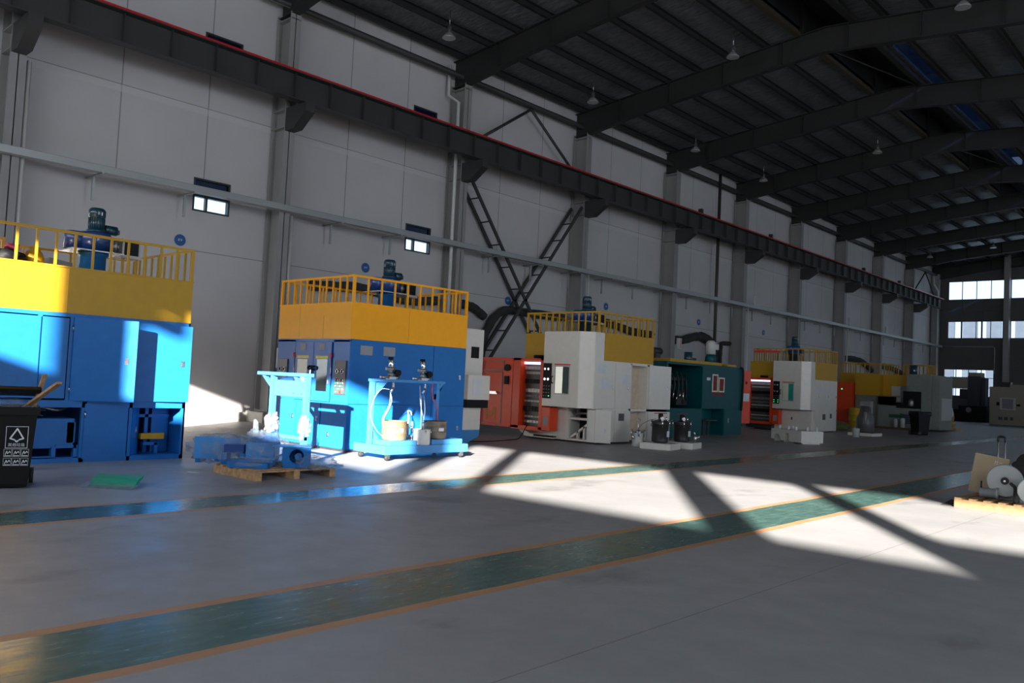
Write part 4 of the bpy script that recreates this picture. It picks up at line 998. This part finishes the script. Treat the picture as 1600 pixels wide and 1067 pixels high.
pump(11.06, 'silver pump with a black cap in the middle of the cart beam',
     [[(0, .0, -.28), (.1, -.08, -.6), (.16, -.10, -1.0), (.25, -.04, -1.12)], [(0, .05, -.28), (.1, .02, -.6), (.16, -.06, -1.0), (.27, .02, -1.12)], [(0, -.06, -.1), (.08, -.08, -.5), (.14, .02, -.9), (.25, .0, -1.1)]])
tag(obj('red_strap', MB().tube(smooth([(-12.58, 11.28, 1.47), (-12.57, 11.28, 1.2), (-12.58, 11.42, 1.0), (-12.57, 11.45, .6)], 6), .01), REDT), 'thin red strap hanging from the cart beam beside the middle pump', 'strap')
def drum(loc, label, m, r=.24, h=.36):
    R = thing('steel_drum', label, 'drum', loc, 0, 'open steel drums on the cart')
    obj('shell', MB().lathe([(r*.98, 0), (r, .01), (r, h*.33), (r*1.03, h*.36), (r, h*.39), (r, h*.66), (r*1.03, h*.69), (r, h*.72), (r, h-.02), (r*1.03, h-.01), (r*1.03, h), (r*.95, h), (r*.95, h*.5)], seg=32), m, R)
    obj('label', MB().prism([(1.02*r*math.cos(a), 1.02*r*math.sin(a)) for a in [-.4, -.3, -.2, -.1, 0, .1]] + [(r*math.cos(a), r*math.sin(a)) for a in [.1, 0, -.1, -.2, -.3, -.4]], 'z', h*.45, h*.63), PAPER, R)
drum((-12.45, 10.24, .372), 'sunlit tan steel drum on the left of the cart deck', DRUMB)
drum((-12.4, 11.24, .382), 'dark brown steel drum on the right of the cart deck', DRUMG, .235, .35)
pl = thing('white_pail', 'white steel pail standing in the middle of the cart deck', 'pail', (-12.24, 10.76, .282))
obj('shell', MB().lathe([(.15, 0), (.165, .01), (.165, .28), (.172, .285), (.172, .3), (.155, .3), (.15, .15)], seg=28), PVC, pl); obj('lid_clamps', MB().cyl((.17, -.05, .28), (.19, -.05, .24), .012, seg=8).cyl((.17, .08, .28), (.19, .08, .24), .012, seg=8).cyl((0, .17, .2), (0, .2, .28), .03, seg=10), STEEL, pl)
obj('hose_guide', MB().tube([(0, 0, .28), (0, 0, .42), (.0, .1, .45)], .014), STEEL, pl)
vl = thing('white_valve_column', 'white valve column between the tan drum and the white pail on the cart', 'valve', (-12.57, 10.68, .282))
obj('stem', MB().box(-.05, .05, -.05, .07, 0, .14).cyl((0, 0, .14), (0, 0, .55), .022, seg=10).tube(smooth([(0, 0, .55), (0, -.02, .63), (0, .05, .62), (0, .08, .55)], 4), .012), PVC, vl)
obj('flanges', MB().lathe([(.1, .30), (.1, .32)], seg=16).lathe([(.08, .12), (.08, .16)], seg=16).cyl((0, .1, .2), (0, .1, .42), .02, seg=8), SIGNW, vl)

# ------------------------------------------------------------------ pallets
def pallet(loc, rz, label, L, W, m, hgt=.13, group='wooden pallets'):
    R = thing('wooden_pallet', label, 'pallet', loc, rz, group)
    n = 7
    for i in range(n):
        a = i*(L-.10)/(n-1)
        obj('deck_board', MB().box(a, a+.10, 0, W, hgt-.022, hgt), m, R, bev=.003)
    for y in (0, W/2-.05, W-.10): obj('runner', MB().box(0, L, y, y+.10, .0, hgt-.022), m, R)
    return R
pallet((-11.9, 6.3, 0), 0, 'brown wooden pallet carrying the film-wrapped blue parts', 1.22, 1.36, WOOD, .135)
def film(parent, c, r, seed, amp=.28): return obj('plastic_film', MB().blob(c, r, 4, amp, 3.5, seed), FILM, parent)
G = 'blue machine parts on the pallet'
def blue_part(name, label, loc, rz, mbs, fl=None, tilt=(0, 0)):
    R = thing(name, label, 'machine part', loc, rz, G); R.rotation_euler = (tilt[0], tilt[1], rz)
    for n_, mb, m in mbs: obj(n_, mb, m, R, bev=.006)
    if fl: film(R, *fl)
    return R
hole = MB(); 
def holed_block(w, h, d, r, cz):
    """block with a round bore through its camera-facing side (local -y)"""
    mb = MB(); seg = 32; c = (0, cz)
    out = []
    for i in range(seg):
        a = 2*PI*i/seg; dx, dz = math.cos(a), math.sin(a)
        t = min((w/2)/abs(dx) if abs(dx) > 1e-6 else 9, ((h-cz) if dz > 0 else cz)/abs(dz) if abs(dz) > 1e-6 else 9)
        out.append((dx*t, cz+dz*t))
    def V(p, y): return mb.bm.verts.new((p[0], y, p[1]))
    rim = [(r*math.cos(2*PI*i/seg), cz+r*math.sin(2*PI*i/seg)) for i in range(seg)]
    of = [V(p, 0) for p in out]; rf = [V(p, 0) for p in rim]; rb = [V(p, d*.8) for p in rim]; ob = [V(p, d) for p in out]
    for i in range(seg):
        j = (i+1) % seg
        mb.bm.faces.new((of[i], of[j], rf[j], rf[i])); mb.bm.faces.new((rf[i], rf[j], rb[j], rb[i])); mb.bm.faces.new((ob[i], of[i], of[j], ob[j]) if False else (of[j], of[i], ob[i], ob[j]))
    mb.bm.faces.new(rb); mb.bm.faces.new(ob[::-1]); return mb
b = blue_part('bored_block', 'blue block with a round bore, at the right end of the brown pallet', (-10.84, 7.06, .136), math.radians(58), [('block', holed_block(.42, .31, .36, .105, .175), BLUE)])
obj('bore_insert', MB().cyl((0.03, .12, .16), (0.03, .27, .16), .055, seg=16), BLUE2, b)
obj('top_plate', MB().box(-.36, .21, -.01, .36, .311, .325), BLUE2, b)
A43 = math.radians(43)
blue_part('flat_plate', 'flat blue plate under film at the front of the brown pallet', (-11.2, 6.5, .136), A43, [('plate', MB().box(-.30, .30, -.12, .16, 0, .08), BLUE)], ((0, .02, .05), (.34, .18, .06), 3, .2))
blue_part('thin_plate', 'thin blue plate lying on the flat film-covered plate of the brown pallet', (-11.14, 6.56, .218), A43, [('plate', MB().box(-.30, .28, -.08, .14, 0, .035), BLUE)], ((0, .03, .03), (.31, .15, .04), 8, .2))
blue_part('angled_housing', 'film-wrapped blue housing in the middle of the pallet pile', (-11.5, 6.9, .136), A43, [('housing', MB().box(-.2, .2, -.16, .16, .0, .27).cyl((-.18, 0, .30), (.2, .08, .42), .11, seg=20), BLUE), ('flange', MB().box(-.22, .22, -.2, -.16, 0, .34), BLUE2)], ((0.05, -.02, .27), (.30, .24, .24), 4, .38))
blue_part('short_bracket', 'film-wrapped blue bracket at the front left of the pallet pile', (-11.7, 6.53, .136), A43, [('bracket', MB().box(-.18, .18, -.1, .12, 0, .07).box(-.18, -.1, -.1, .12, .07, .17).box(.1, .18, -.1, .12, .07, .17), BLUE)], ((0, .0, .1), (.24, .16, .11), 9, .35))
blue_part('dark_box', 'dark blue open box on top of the front left bracket of the pallet pile', (-11.7, 6.53, .307), A43, [('box', MB().box(-.15, .15, -.08, .12, 0, .13), DBLUE)])
blue_part('long_bracket', 'long film-wrapped blue bracket overhanging the left end of the pallet', (-12.12, 6.78, .14), A43, [('bracket', MB().box(-.6, .6, -.12, .15, .17, .25).box(-.6, -.52, -.12, .15, -.05, .34).box(-.3, -.22, -.12, .15, -.02, .30).box(.2, .6, -.12, .15, 0, .30), BLUE), ('plate', MB().box(-.62, .1, -.14, -.12, .02, .36), BLUE2)], ((-.1, .0, .17), (.62, .2, .24), 6, .36))
tag(obj('film_tuft', MB().prism([(-.06, 0), (.07, 0), (.02, .26), (-.05, .3)], 'y', -.02, .02).blob((0, 0, .05), (.16, .12, .1), 3, .4, 4, 2).xform(Matrix.Translation((-11.6, 6.8, .52))), FILM), 'clear film tuft standing up from the pallet pile', 'plastic film', 'loose plastic film on the pallet')
tag(obj('film_heap', MB().blob((-10.72, 7.35, .22), (.22, .3, .12), 4, .4, 4, 12), FILM), 'clear film heap behind the bored block at the right end of the pallet', 'plastic film', 'loose plastic film on the pallet')

# ------------------------------------------------------------------ right-hand pallet with motors
pallet((-3.62, 14.02, 0), math.radians(-3), 'pale new wooden pallet with grey motors, at the right edge', 1.3, 1.1, WOOD2, .15)
tag(obj('pallet_shadow_sheet', MB().box(-3.86, -3.3, 14.1, 15.0, .001, .012, rz=.1), RUBBER), 'dark sheet painted as the shadow at the left end of the pale pallet', 'sheet')  # flat dark sheet laid down as the shadow of the pallet pile
def big_motor(loc, rz, label, m, r, L):
    R = thing('electric_motor', label, 'motor', loc, rz, 'grey motors on the pale pallet')
    obj('end_flange', MB().lathe([(r*.95, 0), (r, .012), (r, .05), (r*.85, .07), (r*.80, .08)], (0, 0, r), (0, 1, 0), 40), m, R)
    obj('frame', MB().lathe([(r*.8, .08), (r*.8, L), (r*.7, L+.05)], (0, 0, r), (0, 1, 0), 32), m, R)
    obj('feet', MB().box(-r*.85, r*.85, .12, L-.05, -.048 if r > .22 else 0, .06).box(-r*.6, r*.6, .14, L-.08, .06, r*.5), m, R)
    obj('shaft', MB().lathe([(r*.22, -.05), (r*.22, .0)], (0, 0, r), (0, 1, 0), 24).cyl((0, -.06, r), (0, .0, r), r*.16, seg=16), BLK, R)
    obj('shaft_centre', MB().cyl((0, -.075, r), (0, -.05, r), r*.07, seg=14), STEEL, R)
    return R
big_motor((-3.02, 14.38, .20), math.radians(8), 'large dark grey motor with a round end disc and black hub on the pale pallet', MOTG, .245, .40)
big_motor((-2.60, 14.10, .152), math.radians(8), 'smaller pale grey motor half out of the photo, right on the pale pallet', MOTL, .20, .45)
tag(obj('black_hose', MB().tube(smooth([(-2.93, 14.31, .42), (-2.86, 14.26, .36), (-2.82, 14.05, .25), (-2.78, 14.03, .17)], 6), .025), RUBBER), 'short black hose hanging between the two grey motors', 'hose')
fs = thing('pipe_fitting', 'small grey pipe fitting lying before the large grey motor', 'fitting', (-3.35, 14.35, .152))
obj('pipe', MB().lathe([(.07, 0), (.07, .22), (.09, .22), (.09, .25)], (0, 0, .09), (1, .1, 0), 20), MOTG, fs); obj('valve_stem', MB().cyl((.02, 0, .15), (.02, 0, .26), .012, seg=8), BLK, fs)
cb = thing('cardboard_sheet', 'upright brown cardboard sheet leaning behind the grey motors', 'cardboard', (-3.5, 14.88, .175))
cb.rotation_euler = (math.radians(-7), math.radians(8), math.radians(4)); obj('sheet', MB().box(-.14, .34, -.012, .012, .0, .62), CARD, cb); obj('pen_marks', MB().box(.15, .155, -.014, -.0125, .5, .56).box(.155, .18, -.014, -.0125, .535, .54).box(.18, .185, -.014, -.0125, .5, .56).box(.21, .25, -.014, -.0125, .53, .535), PVC, cb)
tr_ = thing('hand_trolley', 'chrome-handled folding trolley behind the cardboard sheet', 'trolley', (-3.25, 15.25, 0))
obj('handle_rails', MB().tube([(-.05, 0, .1), (-.06, 0, 1.0)], .012).tube([(.05, 0, .1), (.04, 0, 1.0)], .012), CHROME, tr_); obj('grip', MB().tube(smooth([(-.06, 0, 1.0), (-.05, 0, 1.07), (.03, 0, 1.07), (.04, 0, 1.0)], 5), .018), BLK, tr_); obj('base', MB().box(-.16, .16, -.1, .12, .05, .09).cyl((-.2, .1, .07), (-.16, .1, .07), .07, seg=14).cyl((.16, .1, .07), (.2, .1, .07), .07, seg=14), BLK, tr_)
tag(obj('black_sack', MB().blob((-2.74, 15.1, .56), (.34, .25, .30), 4, .25, 3, 4), RUBBER), 'crumpled black sack piled behind the motors at the right edge', 'sack')
tag(obj('crate', MB().box(-2.95, -2.4, 15.2, 15.5, .0, .28), CARD), 'flat cardboard box under the black sack at the right edge', 'box')

# ------------------------------------------------------------------ pressure pots and blocks before the open cream machine
def pot(loc, label, m, r, h, big=True):
    R = thing('pressure_pot', label, 'pressure pot', loc, 0, 'pressure pots on the floor by the cream machine')
    obj('vessel', MB().lathe([(r*.8, 0), (r*.98, .02), (r, .05), (r, h*.92), (r*1.03, h*.93), (r*1.03, h)], seg=28), m, R)
    obj('lid', MB().lathe([(r*1.1, h), (r*1.1, h+.03), (r*.9, h+.05), (r*.3, h+.09)], seg=28), m if big else STEEL, R)
    for k in range(4):
        a = PI/4 + k*PI/2; c, s = math.cos(a)*r*1.12, math.sin(a)*r*1.12
        obj('clamp', MB().cyl((c, s, h-.1), (c, s, h+.07), .014, seg=8).box(c-.025, c+.025, s-.025, s+.025, h+.05, h+.08), CHROME, R)
    if big:
        obj('stirrer_motor', MB().lathe([(.05, h+.08), (.06, h+.1), (.07, h+.2), (.05, h+.24)], seg=14), BLK, R)
        obj('valve_handle', MB().box(-.02, .02, -.28, .28, h+.24, h+.26).cyl((0, 0, h+.2), (0, 0, h+.26), .015, seg=8), mat('dark_red_handle', (.2, .02, .02), .5), R)
        obj('gauge', MB().cyl((.12, -.14, h+.12), (.15, -.15, h+.12), .05, seg=14).cyl((.1, .12, h+.05), (.1, .12, h+.16), .02, seg=8), CHROME, R)
        obj('label', MB().box(r*.96, r*1.01, -.02, .1, h*.3, h*.6), PAPER, R)
    else:
        obj('lift_hook', MB().tube(smooth([(0, 0, h+.08), (0, 0, h+.25), (0, -.05, h+.34), (0, .05, h+.36), (0, .1, h+.30)], 5), .012), CHROME, R)
        for s in (-1, 1): obj('side_valve', MB().cyl((0, s*r, h*.6), (0, s*(r+.1), h*.7), .025, seg=10).cyl((0, s*(r+.09), h*.55), (0, s*(r+.09), h*.85), .022, seg=10), CHROME, R)
    return R
pot((-12.62, 18.78, 0), 'small silver pressure pot standing on the floor before the open white bay', PVC, .15, .38, False)
def block(loc, rz, label):
    return tag(obj('white_block', MB().box(-.42, .42, -.40, .40, 0, .16), WHT, None, .01, loc, rz), label, 'block', 'low white blocks under the pots')
block((-11.95, 18.85, 0), math.radians(12), 'low white block under the nearer dark pressure pot'); block((-11.95, 19.95, 0), math.radians(12), 'low white block under the farther dark pressure pot')
POTD = mat('dark_steel_pot', (.06, .06, .062), .35, .6, vary=.1)
pot((-12.0, 18.9, .162), 'nearer dark pressure pot on a white block', POTD, .22, .52); pot((-12.0, 19.98, .162), 'farther dark pressure pot on a white block with a red-tagged side', POTD, .22, .5)
gl = thing('spray_gun', 'small silver fitting on the right end of the farther white block', 'fitting', (-11.72, 20.22, .162)); obj('body', MB().cyl((0, 0, 0), (0, 0, .2), .06, seg=12).cyl((0, 0, .1), (.12, .05, .16), .03, seg=10), STEEL, gl); obj('nozzle', MB().cyl((0, 0, .2), (0, -.05, .27), .025, seg=8), CHROME, gl)
tag(obj('grey_hose', MB().tube(smooth([(-12.05, 18.75, .78), (-12.3, 18.8, .72), (-12.55, 18.85, .6), (-12.62, 18.8, .47)], 6), .008), MIDG), 'thin grey hose looping from the dark pot to the small silver pot', 'hose')
tag(obj('floor_cable', MB().tube(smooth([(-15.3, 17.3, .4), (-15.3, 17.0, .05), (-15.2, 16.5, .012), (-15.0, 15.5, .012), (-15.1, 14.9, .012)], 8), .012), BLK), 'thin black cable on the floor below the red-orange cabinet', 'cable')
# white casting bench with pegs
bn = thing('casting_bench', 'low white block bench with pegs on top, in front of the farther cream machine', 'bench', (-12.65, 26.85, 0), math.radians(-26))
obj('bench_body', MB().prism([(0, .08), (0, .42), (1.5, .42), (1.5, .04), (.88, .04), (.88, .30), (.68, .30), (.68, .06), (.5, .06), (.36, .24), (.2, .24), (.13, .08)], 'y', 0, .9), WHT, bn, bev=.01)
for x, y in ((.2, .2), (.5, .5), (.7, .15), (1.0, .2), (1.2, .5), (1.4, .7)): obj('peg', MB().cyl((x, y, .42), (x, y, .54), .04, seg=12), SIGNW, bn)
obj('bench_feet', MB().box(.02, .1, .1, .8, 0, .09).box(1.38, 1.46, .1, .8, 0, .05).box(.92, .98, .1, .8, 0, .05).box(.54, .62, .1, .8, 0, .07), WHT, bn)

# ------------------------------------------------------------------ things farther down the floor
bk = thing('white_bucket', 'small white bucket on the floor beside the farther cream machine', 'bucket', (-12.5, 34.2, 0)); obj('shell', MB().lathe([(.12, 0), (.15, .34), (.16, .35), (.14, .35), (.11, .1)], seg=20), PVC, bk); obj('bail', MB().tube(smooth([(0, -.155, .34), (0, -.1, .48), (0, .1, .48), (0, .155, .34)], 5), .006), STEEL, bk)
vs = thing('grey_vessel', 'dark mixing vessel on a pale board beside the small white bucket', 'vessel', (-12.85, 36.2, .0))
obj('board', MB().box(-.5, .5, -.6, .6, 0, .12), WHT, vs); obj('tank', MB().lathe([(.3, .12), (.36, .2), (.36, .7), (.25, .95), (.2, 1.25)], seg=20), DGREY, vs); obj('column', MB().box(-.2, .2, -.1, .3, .95, 1.45).cyl((.1, -.3, .5), (.1, -.3, 1.0), .06, seg=10), MIDG, vs)
tag(obj('olive_heap', MB().blob((-15.6, 39.6, .18), (.7, .9, .3), 3, .25, 3, 1), OLIVE), 'low olive heap of cloth before the red cabinet down the hall', 'heap')
sk = thing('sack', 'upright brown sack beside the grey machine, right of the far black bin', 'sack', (-13.95, 52.2, .15)); obj('bag', MB().blob((0, 0, .48), (.38, .3, .52), 3, .18, 3, 3), BAGB, sk); obj('white_top', MB().blob((.22, -.1, .75), (.13, .14, .36), 3, .3, 3, 5), PVC, sk); obj('yellow_foot', MB().blob((.0, -.15, .15), (.5, .35, .17), 3, .2, 3, 6), YDRUM, sk)
tag(obj('skid_board', MB().box(-14.9, -13.3, 51.6, 52.8, 0, .1), WOOD), 'low wooden skid under the brown sack', 'skid')
# litter on the near floor
gb = thing('green_board', 'green plastic sheet folded in clear film, lying on the floor near the left green lane', 'plastic sheet', (-10.95, 4.42, 0), math.radians(40)); 
obj('sheet', MB().prism([(-.02, .004), (.1, .1), (.22, .14), (.24, .12), (.12, .07), (.03, .0)], 'x', -.30, .30), GREENP, gb); obj('film_edge', MB().prism([(-.16, .002), (-.02, .03), (.04, .05), (.04, .03), (-.02, .015), (-.16, .0)], 'x', -.36, .34), FILM, gb)
for x, y, a, l in ((-11.95, 6.0, .3, 'white paper scrap on the floor left of the pallet, nearest the blue machine'), (-11.55, 6.35, .9, 'white paper scrap on the floor just left of the brown pallet'), (-12.3, 6.75, .2, 'small white scrap on the floor behind the pallet'), (-19.4, 9.6, .1, 'white scrap on the floor near the sunlit wall foot')):
    tag(obj('paper_scrap', MB().box(x-.10, x+.10, y-.03, y+.03, .001, .006, rz=a), PVC), l, 'scrap', 'paper scraps on the floor')
tag(obj('black_bar', MB().box(-13.55, -13.35, 7.3, 7.55, .0, .03, rz=.5), BLK), 'short black bar on the floor right of the yellow-topped blue machine', 'bar')
